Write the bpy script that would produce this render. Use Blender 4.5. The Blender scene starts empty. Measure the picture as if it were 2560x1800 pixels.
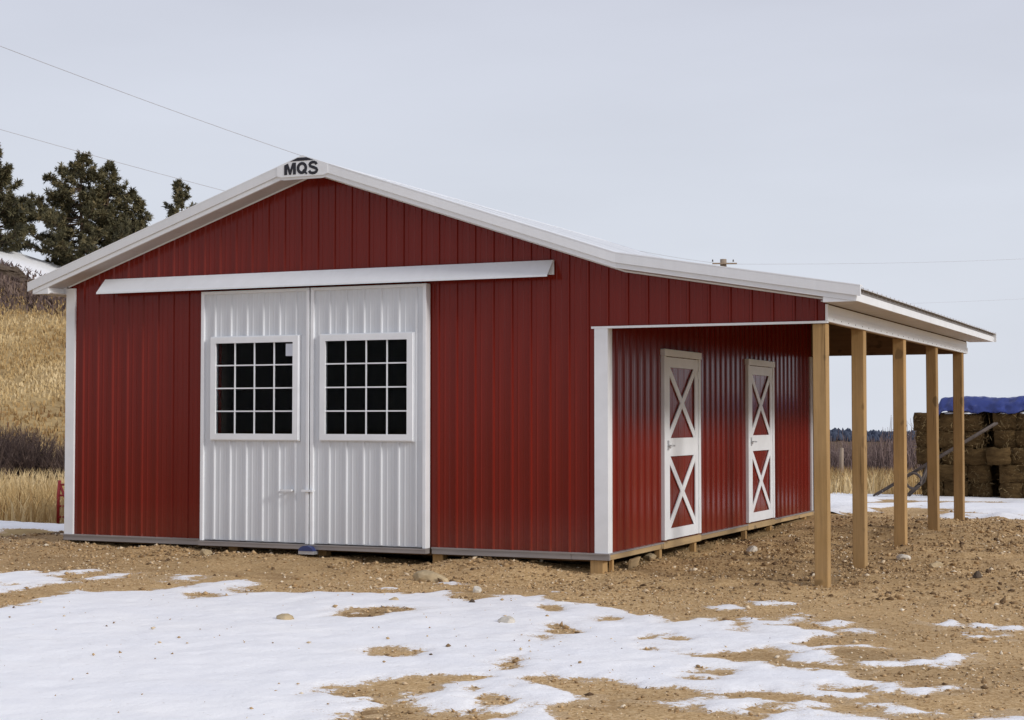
import bpy, bmesh, math, random
import numpy as np
from mathutils import Vector, Matrix

scene = bpy.context.scene
COL = scene.collection
random.seed(7)

# ---------------------------------------------------------------- camera
cam_data = bpy.data.cameras.new("camera")
cam_data.sensor_width = 36.0
cam_data.lens = 57.0
cam_data.clip_start = 0.1
cam_data.clip_end = 9000
cam = bpy.data.objects.new("camera", cam_data)
COL.objects.link(cam)
cam.location = (6.320, -16.428, 1.453)
cam.rotation_euler = (math.pi / 2 + 0.0360, 0.0, 0.42525)
scene.camera = cam

# ---------------------------------------------------------------- sky, sun, exposure
SUN_EL, SUN_AZ = 24.0, -10.5       # sun elevation; azimuth counted from +x towards +y
world = bpy.data.worlds.new("World")
scene.world = world
world.use_nodes = True
nt = world.node_tree
nt.nodes.clear()
W = nt.nodes.new
wout = W("ShaderNodeOutputWorld"); bg = W("ShaderNodeBackground")
sky = W("ShaderNodeTexSky"); sky.sky_type = 'NISHITA'; sky.sun_disc = False
sky.sun_elevation = math.radians(SUN_EL); sky.sun_rotation = math.radians(90 - SUN_AZ)
sky.dust_density = 3.0
skys = W("ShaderNodeVectorMath"); skys.operation = 'SCALE'; skys.inputs['Scale'].default_value = 0.10
nt.links.new(sky.outputs[0], skys.inputs[0])
tc = W("ShaderNodeTexCoord")
sep = W("ShaderNodeSeparateXYZ"); nt.links.new(tc.outputs['Generated'], sep.inputs[0])
ramp = W("ShaderNodeValToRGB")
cr = ramp.color_ramp
cr.elements[0].position = 0.0; cr.elements[0].color = (.745, .785, .868, 1)
cr.elements[1].position = 1.0; cr.elements[1].color = (.60, .615, .72, 1)
e = cr.elements.new(.13); e.color = (.70, .738, .826, 1)
e = cr.elements.new(.30); e.color = (.632, .655, .755, 1)
nt.links.new(sep.outputs['Z'], ramp.inputs[0])
mp = W("ShaderNodeMapping"); mp.inputs['Scale'].default_value = (1.0, 1.0, 4.5)
nt.links.new(tc.outputs['Generated'], mp.inputs[0])
cn = W("ShaderNodeTexNoise"); cn.inputs['Scale'].default_value = 2.6; cn.inputs['Detail'].default_value = 5
cn.inputs['Roughness'].default_value = .5
nt.links.new(mp.outputs[0], cn.inputs[0])
cm = W("ShaderNodeMapRange"); cm.inputs[1].default_value = .3; cm.inputs[2].default_value = .7
cm.inputs[3].default_value = .955; cm.inputs[4].default_value = 1.045
nt.links.new(cn.outputs[0], cm.inputs[0])
cl = W("ShaderNodeVectorMath"); cl.operation = 'SCALE'
nt.links.new(ramp.outputs[0], cl.inputs[0]); nt.links.new(cm.outputs[0], cl.inputs['Scale'])
mixw = W("ShaderNodeMix"); mixw.data_type = 'RGBA'; mixw.inputs[0].default_value = .93
nt.links.new(skys.outputs[0], mixw.inputs['A']); nt.links.new(cl.outputs[0], mixw.inputs['B'])
nt.links.new(mixw.outputs['Result'], bg.inputs['Color'])
bg.inputs['Strength'].default_value = 1.0
nt.links.new(bg.outputs[0], wout.inputs[0])

sun_data = bpy.data.lights.new("sun", 'SUN')
sun_data.energy = 2.0
sun_data.angle = math.radians(10)
sun_data.color = (1.0, .965, .92)
sun = bpy.data.objects.new("sun", sun_data); COL.objects.link(sun)
_d = Vector((math.cos(math.radians(SUN_EL)) * math.cos(math.radians(SUN_AZ)),
             math.cos(math.radians(SUN_EL)) * math.sin(math.radians(SUN_AZ)), math.sin(math.radians(SUN_EL))))
sun.rotation_euler = _d.to_track_quat('Z', 'Y').to_euler()
sun.location = (20, 0, 20)

vs = scene.view_settings
vs.view_transform = 'Standard'; vs.look = 'None'; vs.exposure = 0.0; vs.gamma = 1.0
vs.use_curve_mapping = False

# ---------------------------------------------------------------- helpers
def tag(o, label=None, cat=None, group=None, kind=None):
    if label: o["label"] = label
    if cat: o["category"] = cat
    if group: o["group"] = group
    if kind: o["kind"] = kind
    return o

def link(name, me, mat=None, parent=None):
    o = bpy.data.objects.new(name, me)
    COL.objects.link(o)
    if mat is not None and me is not None and not me.materials:
        me.materials.append(mat)
    if parent is not None:
        o.parent = parent
    return o

def empty(name, loc=(0, 0, 0)):
    o = bpy.data.objects.new(name, None)
    o.empty_display_size = .3
    o.location = loc
    COL.objects.link(o)
    return o

def mesh(name, V, F, mat=None, parent=None, smooth=False):
    me = bpy.data.meshes.new(name)
    me.from_pydata([tuple(map(float, v)) for v in V], [], F)
    if smooth:
        me.polygons.foreach_set('use_smooth', [True] * len(me.polygons))
    me.update()
    return link(name, me, mat, parent)

def fast_mesh(name, V, faces, mat=None, parent=None, smooth=False, attrs=None):
    """numpy mesh: faces is (n,3) or (n,4)"""
    V = np.asarray(V, np.float32); faces = np.asarray(faces, np.int32)
    n, k = faces.shape
    me = bpy.data.meshes.new(name)
    me.vertices.add(len(V)); me.vertices.foreach_set('co', V.ravel())
    me.loops.add(n * k); me.loops.foreach_set('vertex_index', faces.ravel())
    me.polygons.add(n)
    me.polygons.foreach_set('loop_start', np.arange(0, n * k, k, dtype=np.int32))
    try:
        me.polygons.foreach_set('loop_total', np.full(n, k, np.int32))
    except Exception:
        pass
    if smooth:
        me.polygons.foreach_set('use_smooth', np.ones(n, bool))
    for an, av in (attrs or {}).items():
        a = me.attributes.new(an, 'FLOAT', 'POINT')
        a.data.foreach_set('value', np.asarray(av, np.float32))
    me.update(calc_edges=True)
    return link(name, me, mat, parent)

BOXF = [(0, 3, 2, 1), (4, 5, 6, 7), (0, 1, 5, 4), (1, 2, 6, 5), (2, 3, 7, 6), (3, 0, 4, 7)]
def boxv(x0, x1, y0, y1, z0, z1):
    return [(x0, y0, z0), (x1, y0, z0), (x1, y1, z0), (x0, y1, z0), (x0, y0, z1), (x1, y0, z1), (x1, y1, z1), (x0, y1, z1)]

def box(name, x0, x1, y0, y1, z0, z1, mat, parent=None, bev=0.0):
    if bev <= 0:
        return mesh(name, boxv(x0, x1, y0, y1, z0, z1), BOXF, mat, parent)
    bm = bmesh.new()
    vs_ = [bm.verts.new(v) for v in boxv(x0, x1, y0, y1, z0, z1)]
    for f in BOXF: bm.faces.new([vs_[i] for i in f])
    bmesh.ops.bevel(bm, geom=list(bm.edges), offset=bev, segments=1, affect='EDGES', profile=.5)
    me = bpy.data.meshes.new(name); bm.to_mesh(me); bm.free()
    return link(name, me, mat, parent)

def boxes(name, L, mat, parent=None):
    V, F = [], []
    for b in L:
        n = len(V); V += boxv(*b); F += [tuple(i + n for i in f) for f in BOXF]
    return mesh(name, V, F, mat, parent)

def prism_xz(name, pts, y0, y1, mat, parent=None):
    """polygon (x,z) extruded along y"""
    n = len(pts)
    V = [(x, y0, z) for x, z in pts] + [(x, y1, z) for x, z in pts]
    F = [tuple(range(n)), tuple(range(2 * n - 1, n - 1, -1))]
    F += [(i, i + n, (i + 1) % n + n, (i + 1) % n) for i in range(n)]
    o = mesh(name, V, F, mat, parent)
    bm = bmesh.new(); bm.from_mesh(o.data); bmesh.ops.recalc_face_normals(bm, faces=bm.faces); bm.to_mesh(o.data); bm.free()
    return o

def prism_yz(name, pts, x0, x1, mat, parent=None):
    n = len(pts)
    V = [(x0, y, z) for y, z in pts] + [(x1, y, z) for y, z in pts]
    F = [tuple(range(n)), tuple(range(2 * n - 1, n - 1, -1))]
    F += [(i, i + n, (i + 1) % n + n, (i + 1) % n) for i in range(n)]
    o = mesh(name, V, F, mat, parent)
    bm = bmesh.new(); bm.from_mesh(o.data); bmesh.ops.recalc_face_normals(bm, faces=bm.faces); bm.to_mesh(o.data); bm.free()
    return o

def tube_data(P, R, sides=6):
    """tapered tube along points P with radii R -> V, F(list)"""
    P = [Vector(p) for p in P]; V, F = [], []
    n = len(P)
    for i, p in enumerate(P):
        d = (P[min(i + 1, n - 1)] - P[max(i - 1, 0)]).normalized()
        a = d.cross(Vector((0, 0, 1)) if abs(d.z) < .9 else Vector((1, 0, 0))).normalized()
        b = d.cross(a)
        r = R[i] if hasattr(R, '__len__') else R
        for k in range(sides):
            t = 2 * math.pi * k / sides
            V.append(p + (a * math.cos(t) + b * math.sin(t)) * r)
    for i in range(n - 1):
        for k in range(sides):
            k2 = (k + 1) % sides
            F.append((i * sides + k, i * sides + k2, (i + 1) * sides + k2, (i + 1) * sides + k))
    F.append(tuple(range(sides - 1, -1, -1))); F.append(tuple((n - 1) * sides + k for k in range(sides)))
    return V, F

def tube(name, P, R, mat, parent=None, sides=6):
    V, F = tube_data(P, R, sides)
    return mesh(name, V, F, mat, parent, smooth=True)

def tubes(name, L, mat, parent=None, sides=6):
    V, F = [], []
    for P, R in L:
        v, f = tube_data(P, R, sides); n = len(V)
        V += v; F += [tuple(i + n for i in q) for q in f]
    return mesh(name, V, F, mat, parent, smooth=True)

def _hash(ix, iy, seed):
    h = (ix.astype(np.int64) * 374761393 + iy.astype(np.int64) * 668265263 + seed * 1442695041) & 0xffffffff
    h = ((h ^ (h >> 13)) * 1274126177) & 0xffffffff
    return ((h ^ (h >> 16)) & 0xffff) / 65535.0

def vnoise(x, y, seed=0):
    xi = np.floor(x); yi = np.floor(y); fx = x - xi; fy = y - yi
    fx = fx * fx * (3 - 2 * fx); fy = fy * fy * (3 - 2 * fy)
    a = _hash(xi, yi, seed); b = _hash(xi + 1, yi, seed); c = _hash(xi, yi + 1, seed); d = _hash(xi + 1, yi + 1, seed)
    return (a * (1 - fx) + b * fx) * (1 - fy) + (c * (1 - fx) + d * fx) * fy - .5

def fbm(x, y, seed=0, octv=4):
    s = 0; a = 1.0
    for k in range(octv):
        s = s + a * vnoise(x * 2 ** k, y * 2 ** k, seed + k * 17); a *= .5
    return s

# ---------------------------------------------------------------- materials
class M:
    pass

def nodes_of(name):
    m = bpy.data.materials.new(name); m.use_nodes = True
    n = m.node_tree; n.nodes.clear()
    out = n.nodes.new("ShaderNodeOutputMaterial"); b = n.nodes.new("ShaderNodeBsdfPrincipled")
    n.links.new(b.outputs[0], out.inputs[0])
    return m, n, b

def noise(n, scale, detail=4, rough=.55, vec=None, stretch=None, coord='Object'):
    t = n.nodes.new("ShaderNodeTexNoise"); t.inputs['Scale'].default_value = scale
    t.inputs['Detail'].default_value = detail; t.inputs['Roughness'].default_value = rough
    if vec is None:
        c = n.nodes.new("ShaderNodeTexCoord"); vec = c.outputs[coord]
    if stretch:
        mpg = n.nodes.new("ShaderNodeMapping"); mpg.inputs['Scale'].default_value = stretch
        n.links.new(vec, mpg.inputs[0]); vec = mpg.outputs[0]
    n.links.new(vec, t.inputs['Vector'])
    return t.outputs[0]

def rampn(n, fac, stops):
    r = n.nodes.new("ShaderNodeValToRGB"); c = r.color_ramp
    c.elements[0].position = stops[0][0]; c.elements[0].color = (*stops[0][1], 1)
    c.elements[1].position = stops[-1][0]; c.elements[1].color = (*stops[-1][1], 1)
    for p_, col in stops[1:-1]:
        e_ = c.elements.new(p_); e_.color = (*col, 1)
    n.links.new(fac, r.inputs[0])
    return r.outputs[0]

def mixc(n, fac, a, b, mode='MIX'):
    m = n.nodes.new("ShaderNodeMix"); m.data_type = 'RGBA'; m.blend_type = mode
    for s, v in ((m.inputs[0], fac), (m.inputs['A'], a), (m.inputs['B'], b)):
        if hasattr(v, 'is_linked') or hasattr(v, 'links'): n.links.new(v, s)
        elif isinstance(v, (int, float)): s.default_value = v
        else: s.default_value = (*v, 1)
    return m.outputs['Result']

def attr(n, name):
    a = n.nodes.new("ShaderNodeAttribute"); a.attribute_name = name
    return a.outputs['Fac']

def bump(n, b, h, strength, dist):
    bp = n.nodes.new("ShaderNodeBump"); bp.inputs['Strength'].default_value = strength
    bp.inputs['Distance'].default_value = dist
    n.links.new(h, bp.inputs['Height']); n.links.new(bp.outputs[0], b.inputs['Normal'])

def simple(name, col, rough=.5, var=.12, scale=3.0, metal=0.0, spec=.5, bumps=None, stretch=None):
    m, n, b = nodes_of(name)
    v = noise(n, scale, 5, stretch=stretch)
    lo = tuple(c * (1 - var) for c in col); hi = tuple(min(1, c * (1 + var)) for c in col)
    n.links.new(rampn(n, v, [(.3, lo), (.7, hi)]), b.inputs['Base Color'])
    b.inputs['Roughness'].default_value = rough; b.inputs['Metallic'].default_value = metal
    b.inputs['Specular IOR Level'].default_value = spec
    if bumps: bump(n, b, noise(n, bumps[0], 4, stretch=stretch), bumps[1], bumps[2])
    return m

def painted(name, col, rough, dust=.0, spec=.4, wav=.10):
    """factory painted sheet metal: faint oil-canning, streaks and dust"""
    m, n, b = nodes_of(name)
    big = noise(n, .8, 3); fine = noise(n, 9, 6, .7, stretch=(1, 1, .12))
    c = mixc(n, .5, rampn(n, big, [(.3, tuple(x * .93 for x in col)), (.7, tuple(min(1, x * 1.06) for x in col))]),
             rampn(n, fine, [(.3, tuple(x * .92 for x in col)), (.75, tuple(min(1, x * 1.07) for x in col))]))
    oi = n.nodes.new("ShaderNodeObjectInfo")
    c = mixc(n, 1.0, c, rampn(n, oi.outputs['Random'], [(0, (.93, .93, .93)), (1, (1.05, 1.05, 1.05))]), 'MULTIPLY')
    if dust:
        g = n.nodes.new("ShaderNodeNewGeometry"); sp = n.nodes.new("ShaderNodeSeparateXYZ")
        n.links.new(g.outputs['Position'], sp.inputs[0])
        mr = n.nodes.new("ShaderNodeMapRange"); mr.inputs[1].default_value = .45; mr.inputs[2].default_value = 0.0
        mr.inputs[3].default_value = 0; mr.inputs[4].default_value = dust
        n.links.new(sp.outputs['Z'], mr.inputs[0])
        mu = n.nodes.new("ShaderNodeMath"); mu.operation = 'MULTIPLY'
        n.links.new(mr.outputs[0], mu.inputs[0]); n.links.new(noise(n, 14, 5, .7), mu.inputs[1])
        c = mixc(n, mu.outputs[0], c, (.36, .27, .17))
    n.links.new(c, b.inputs['Base Color'])
    rr = rampn(n, fine, [(.2, (rough * .8,) * 3), (.8, (min(1, rough * 1.25),) * 3)])
    n.links.new(rr, b.inputs['Roughness'])
    b.inputs['Specular IOR Level'].default_value = spec
    bump(n, b, noise(n, 2.2, 2), wav, .012)
    return m

def wood(name, col, axis=2, dark=.55):
    m, n, b = nodes_of(name)
    tco = n.nodes.new("ShaderNodeTexCoord"); oi = n.nodes.new("ShaderNodeObjectInfo")
    sc = n.nodes.new("ShaderNodeVectorMath"); sc.operation = 'SCALE'; sc.inputs[0].default_value = (7.3, 3.1, 11.7)
    n.links.new(oi.outputs['Random'], sc.inputs['Scale'])
    ad = n.nodes.new("ShaderNodeVectorMath"); ad.operation = 'ADD'
    n.links.new(tco.outputs['Object'], ad.inputs[0]); n.links.new(sc.outputs[0], ad.inputs[1])
    v = ad.outputs[0]
    st = [11, 11, 11]; st[axis] = .5
    g1 = noise(n, 2.6, 6, .7, vec=v, stretch=tuple(st)); g2 = noise(n, 1.3, 4, vec=v)
    grey = tuple(.8 * x + .2 * (col[0] * .3 + col[1] * .45 + col[2] * .25) for x in col)
    c1 = rampn(n, g1, [(.25, tuple(x * dark for x in col)), (.42, tuple(x * .82 for x in col)), (.58, col), (.75, tuple(min(1, x * 1.22) for x in col))])
    st2 = [2.6, 2.6, 2.6]; st2[axis] = 1.5
    kn = noise(n, 2.6, 1, .4, vec=v, stretch=tuple(st2))
    kr = rampn(n, kn, [(.68, (0, 0, 0)), (.74, (1, 1, 1))])
    c2 = mixc(n, kr, c1, tuple(x * .30 for x in col))
    c3 = mixc(n, .4, c2, rampn(n, g2, [(.3, tuple(x * .6 for x in col)), (.55, grey), (.75, tuple(min(1, x * 1.2) for x in col))]))
    st3 = [26, 26, 26]; st3[axis] = .35
    ck = rampn(n, noise(n, 2.0, 3, .6, vec=v, stretch=tuple(st3)), [(.27, (.25, .25, .25)), (.33, (1, 1, 1))])
    c4 = mixc(n, 1.0, c3, ck, 'MULTIPLY')
    c4 = mixc(n, 1.0, c4, rampn(n, oi.outputs['Random'], [(0, (.78, .76, .74)), (.5, (.95, .95, .95)), (1, (1.1, 1.07, 1.02))]), 'MULTIPLY')
    n.links.new(c4, b.inputs['Base Color']); b.inputs['Roughness'].default_value = .8
    b.inputs['Specular IOR Level'].default_value = .2
    bump(n, b, g1, .4, .008)
    return m

M.red = painted("red_sheet_metal", (.170, .0152, .0088), .17, dust=.12, spec=.22, wav=.05)
M.white = painted("white_sheet_metal", (.765, .785, .81), .38)
M.whitedoor = painted("white_door_metal", (.655, .68, .71), .40, dust=.1)
M.whitetrim = simple("white_trim_paint", (.775, .795, .82), .45, .05, 4)
M.galv = simple("galvanised_base_trim", (.30, .275, .265), .45, .15, 6, metal=.2, stretch=(.3, 3, 3))
M.soffit = simple("soffit_metal", (.50, .465, .45), .5, .08, 5)
M.wood = wood("treated_post_wood", (.46, .288, .118), 2, .45)
M.woodx = wood("framing_lumber", (.24, .145, .075), 0)
M.woody = wood("base_lumber", (.44, .31, .16), 1)
M.closure = simple("grey_closure", (.20, .19, .19), .8, .15, 8)
M.dark = simple("dark_closure", (.10, .095, .095), .8, .2, 8)
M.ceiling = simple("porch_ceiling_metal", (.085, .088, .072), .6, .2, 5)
M.inner = simple("barn_interior", (.10, .075, .05), .9, .25, 3)
M.ink = simple("black_lettering", (.010, .010, .018), .5, .1, 10)
M.blue = simple("blue_steel", (.035, .05, .16), .45, .2, 12)
M.steel = simple("bright_steel", (.52, .53, .55), .35, .1, 9, metal=.6)
M.paper = simple("paper_sticker", (.62, .66, .74), .6, .04, 9)
M.wire = simple("wire_aluminium", (.50, .50, .53), .5, .1, 2)
M.pole = wood("weathered_pole", (.34, .27, .21), 2)

def glass_mat():
    m, n, b = nodes_of("window_glass")
    b.inputs['Base Color'].default_value = (.62, .64, .66, 1)
    b.inputs['Transmission Weight'].default_value = 1.0
    b.inputs['Roughness'].default_value = .0; b.inputs['IOR'].default_value = 1.12
    v = noise(n, 1.5, 2)
    n.links.new(rampn(n, v, [(.3, (.5, .52, .55)), (.7, (.6, .62, .64))]), b.inputs['Base Color'])
    return m
M.glass = glass_mat()

def ground_mat():
    m, n, b = nodes_of("dirt_and_dry_grass")
    tcn = n.nodes.new("ShaderNodeTexCoord"); o = tcn.outputs['Object']
    n1 = noise(n, .55, 5, .6, vec=o); n2 = noise(n, 7, 6, .7, vec=o); n3 = noise(n, 38, 5, .7, vec=o)
    dirt = rampn(n, n1, [(.30, (.42, .28, .13)), (.46, (.55, .38, .19)), (.60, (.60, .42, .21)), (.75, (.55, .40, .23))])
    d2 = rampn(n, n2, [(.28, (.34, .21, .10)), (.5, (.55, .38, .19)), (.72, (.72, .54, .31))])
    d3 = rampn(n, n3, [(.32, (.17, .105, .05)), (.47, (.52, .355, .18)), (.62, (.95, .77, .50))])
    dc = mixc(n, .56, mixc(n, .45, dirt, d2), d3)
    vo = n.nodes.new("ShaderNodeTexVoronoi"); vo.inputs['Scale'].default_value = 42
    n.links.new(o, vo.inputs['Vector'])
    dc = mixc(n, .25, dc, rampn(n, vo.outputs['Color'], [(.1, (.24, .15, .07)), (.5, (.56, .39, .20)), (.9, (.85, .68, .45))]))
    # damp, darker soil in a few shapes of its own
    wet = rampn(n, noise(n, .9, 4, .6, vec=o, stretch=(1, 1.6, 1)), [(.60, (0, 0, 0)), (.70, (1, 1, 1))])
    dc = mixc(n, mixc(n, .5, wet, (0, 0, 0)), dc, (.26, .165, .085))
    tone = rampn(n, noise(n, .22, 4, .65, vec=o, stretch=(1, 1.4, 1)), [(.34, (.58, .53, .47)), (.5, (.88, .82, .74)), (.62, (.99, .94, .86))])
    dc = mixc(n, 1.0, dc, tone, 'MULTIPLY')
    dc = mixc(n, attr(n, "berm"), dc, (.13, .092, .065))
    g1 = noise(n, .16, 4, .6, vec=o); g2 = noise(n, 2.2, 6, .75, vec=o, stretch=(1, 1, .35))
    grass = mixc(n, .5, rampn(n, g1, [(.3, (.27, .175, .075)), (.5, (.43, .30, .135)), (.7, (.52, .39, .20))]),
                 rampn(n, g2, [(.3, (.20, .13, .06)), (.5, (.42, .30, .14)), (.7, (.58, .45, .24))]))
    scrub = rampn(n, g2, [(.3, (.055, .035, .022)), (.55, (.15, .095, .055)), (.8, (.30, .20, .115))])
    grass = mixc(n, attr(n, "scrub"), grass, scrub)
    n.links.new(mixc(n, attr(n, "grass"), dc, grass), b.inputs['Base Color'])
    b.inputs['Roughness'].default_value = .95; b.inputs['Specular IOR Level'].default_value = .15
    ad = n.nodes.new("ShaderNodeMath"); ad.operation = 'ADD'
    n.links.new(n2, ad.inputs[0]); n.links.new(n3, ad.inputs[1])
    bump(n, b, ad.outputs[0], .6, .015)
    return m
M.ground = ground_mat()

def snow_mat():
    m, n, b = nodes_of("old_snow")
    tcn = n.nodes.new("ShaderNodeTexCoord"); o = tcn.outputs['Object']
    n1 = noise(n, .7, 5, .6, vec=o, stretch=(1, 2.2, 1)); n2 = noise(n, 16, 5, .7, vec=o)
    c = rampn(n, n1, [(.3, (.90, .905, .925)), (.7, (.955, .95, .945))])
    specks = rampn(n, n2, [(.28, (.42, .34, .25)), (.36, (1, 1, 1))])
    c = mixc(n, .5, c, mixc(n, 1.0, c, specks, 'MULTIPLY'))
    n4 = noise(n, 60, 4, .75, vec=o)
    grit = rampn(n, n4, [(.30, (.50, .38, .24)), (.45, (.80, .76, .72)), (.6, (1, 1, 1))])
    em = n.nodes.new("ShaderNodeMath"); em.operation = 'MULTIPLY'; em.inputs[1].default_value = .75
    n.links.new(attr(n, "edge"), em.inputs[0])
    c = mixc(n, em.outputs[0], c, mixc(n, 1.0, c, grit, 'MULTIPLY'))
    n5 = noise(n, 24, 5, .75, vec=o)
    e1 = n.nodes.new("ShaderNodeMath"); e1.operation = 'MULTIPLY_ADD'; e1.inputs[1].default_value = .62; n.links.new(attr(n, "edge"), e1.inputs[0]); n.links.new(n5, e1.inputs[2])
    e2 = n.nodes.new("ShaderNodeMath"); e2.operation = 'MULTIPLY_ADD'; e2.inputs[1].default_value = .35; n.links.new(n4, e2.inputs[0]); n.links.new(e1.outputs[0], e2.inputs[2])
    show = n.nodes.new("ShaderNodeMapRange"); show.interpolation_type = 'SMOOTHSTEP'; show.inputs[1].default_value = 1.09; show.inputs[2].default_value = 1.15
    n.links.new(e2.outputs[0], show.inputs[0])
    c = mixc(n, show.outputs[0], c, rampn(n, n4, [(.3, (.24, .15, .075)), (.5, (.50, .34, .17)), (.7, (.72, .55, .33))]))
    n.links.new(c, b.inputs['Base Color'])
    b.inputs['Roughness'].default_value = .65; b.inputs['Specular IOR Level'].default_value = .3
    ad = n.nodes.new("ShaderNodeMath"); ad.operation = 'ADD'
    n.links.new(n1, ad.inputs[0]); n.links.new(n2, ad.inputs[1])
    bump(n, b, ad.outputs[0], .5, .02)
    return m
M.snow = snow_mat()

def tinted(name, stops, rough=.9, spec=.15):
    """colour picked by a per-piece attribute called tint, with a little grain"""
    m, n, b = nodes_of(name)
    c = rampn(n, attr(n, "tint"), stops)
    gr = rampn(n, noise(n, 30, 3), [(.3, (.8, .8, .8)), (.7, (1.15, 1.15, 1.15))])
    n.links.new(mixc(n, 1.0, c, gr, 'MULTIPLY'), b.inputs['Base Color'])
    b.inputs['Roughness'].default_value = rough; b.inputs['Specular IOR Level'].default_value = spec
    return m
M.gravel = tinted("gravel_stone", [(0, (.12, .075, .042)), (.35, (.37, .24, .12)), (.7, (.56, .39, .21)), (1, (.80, .69, .52))])
M.grass = tinted("dry_grass_blades", [(0, (.24, .135, .06)), (.4, (.40, .265, .115)), (.75, (.54, .40, .20)), (1, (.66, .52, .30))])
M.twig = tinted("bare_twigs", [(0, (.060, .043, .040)), (.5, (.115, .08, .072)), (1, (.23, .165, .13))])
M.fartwig = tinted("thicket_twigs", [(0, (.075, .055, .053)), (.5, (.16, .115, .11)), (1, (.28, .21, .195))])
M.needle = tinted("pine_needles", [(0, (.048, .048, .030)), (.5, (.135, .122, .062)), (1, (.27, .215, .105))], .7, .3)
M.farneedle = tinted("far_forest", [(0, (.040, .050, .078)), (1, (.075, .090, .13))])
M.bark = wood("pine_bark", (.13, .085, .055), 2)
M.rock = simple("tan_rock", (.46, .36, .22), .9, .25, 9, spec=.2, bumps=(22, .5, .01))
M.palerock = simple("pale_rock", (.60, .55, .47), .9, .2, 11, spec=.2, bumps=(24, .5, .01))
M.darkrock = simple("dark_rock", (.10, .075, .055), .9, .25, 11, spec=.2, bumps=(24, .5, .01))
def hay_mat():
    m, n, b = nodes_of("weathered_hay")
    h = noise(n, 5, 6, .75, stretch=(1, 1, 4)); big = noise(n, 1.7, 3)
    c = mixc(n, .45, rampn(n, h, [(.3, (.035, .020, .009)), (.5, (.105, .064, .026)), (.72, (.19, .125, .055))]),
             rampn(n, big, [(.3, (.05, .030, .013)), (.7, (.15, .095, .040))]))
    n.links.new(c, b.inputs['Base Color']); b.inputs['Roughness'].default_value = .95
    b.inputs['Specular IOR Level'].default_value = .1
    bump(n, b, h, .9, .03)
    return m
M.hay = hay_mat()
M.tarp = simple("blue_tarp", (.024, .042, .20), .42, .25, 4, spec=.5, bumps=(6, .5, .04))
M.redpaint = simple("red_gate_paint", (.33, .025, .025), .5, .2, 7)

# ---------------------------------------------------------------- terrain height
def sstep(a, b, x):
    t = np.clip((x - a) / (b - a), 0, 1)
    return t * t * (3 - 2 * t)

CTRL = [  # x, y, z, radius : dirt levels read along the barn and at the posts
    (-7.9, -.4, -.10, .9), (-7.3, -.1, -.095, .6), (-6.3, -.1, -.105, .5), (-5.25, -.05, -.142, .5),
    (-4.35, -.05, -.127, .5), (-3.55, -.05, -.142, .5), (-2.8, -.05, -.17, .4), (-2.2, -.05, -.212, .28),
    (-1.69, -.05, -.112, .22), (-1.3, -.05, -.080, .25), (-.9, -.05, -.107, .25), (-.47, -.05, -.165, .25),
    (-.1, -.1, -.21, .3), (.35, .1, -.21, .4), (.1, 1.76, -.175, .4), (.1, 3.1, -.20, .5), (.1, 5.3, -.165, .5),
    (.1, 6.6, -.135, .5), (.1, 9.1, -.085, .7), (1.2, 4.5, -.18, .8), (2.37, .1, -.235, .7), (2.37, 1.8, -.19, .6),
    (2.37, 4.15, -.135, .7), (2.37, 6.5, -.06, .7), (2.37, 8.7, -.075, .8), (1.2, 8.0, -.08, .8),
    (2.0, 11.0, -.12, 1.2), (-6, -2.5, -.2, 1.6), (-2, -2.5, -.25, 1.4), (2, -2.5, -.27, 1.4), (5, 1.0, -.26, 1.8),
    (5, 5.0, -.2, 1.8), (5.5, 9.5, -.2, 1.8),
    (-5.5, 2.0, -.36, .7), (-3.5, 2.0, -.36, .7), (-1.8, 2.0, -.36, .7), (-4, 5, -.4, 1.5), (-2, 6, -.4, 1.0), (-6, 6, -.35, 1.2),
]

def height(x, y):
    x = np.asarray(x, float); y = np.asarray(y, float)
    r = np.hypot(x - 6.32, y + 16.43)
    z = np.interp(r, [0, 30, 36, 45, 65, 200, 700, 1000, 1400, 4000], [-.27, -.2, -.24, -.62, -.98, -5.5, -15, -9.5, -10, -30])
    s = (x - 6.32) * -.656 + (y + 16.43) * .755
    t = (x - 6.32) * .755 + (y + 16.43) * .656
    fall = sstep(28, 11, t) * sstep(-260, -120, t)
    k = fall * sstep(30, 45, s)
    z = z * (1 - k) - .45 * k
    w0 = .02; num = z * w0; den = np.full_like(z, w0)
    for cx, cy, cz, rad in CTRL:
        w = np.exp(-((x - cx) ** 2 + (y - cy) ** 2) / (2 * rad * rad))
        num = num + w * cz; den = den + w
    z = num / den
    # left edge of the levelled dirt pad: the field beyond lies lower
    e = (-(x + 8.71) * .98 + (y - 1.0) * -.22)
    drop = sstep(.0, 1.3, e) * sstep(70, 20, r)
    z = z - .33 * drop
    # the grassy hill behind on the left
    hs = np.interp(s, [0, 40, 49, 56, 64, 80, 96, 101, 110, 127, 400, 4000], [0, 0, .15, 1.1, 2.8, 6.1, 9.7, 10.5, 12.9, 13.7, 14, 14])
    hs = hs - .30 * np.clip(t + 1.8, 0, 6) * sstep(88, 101, s)
    return z + hs * fall
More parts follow.
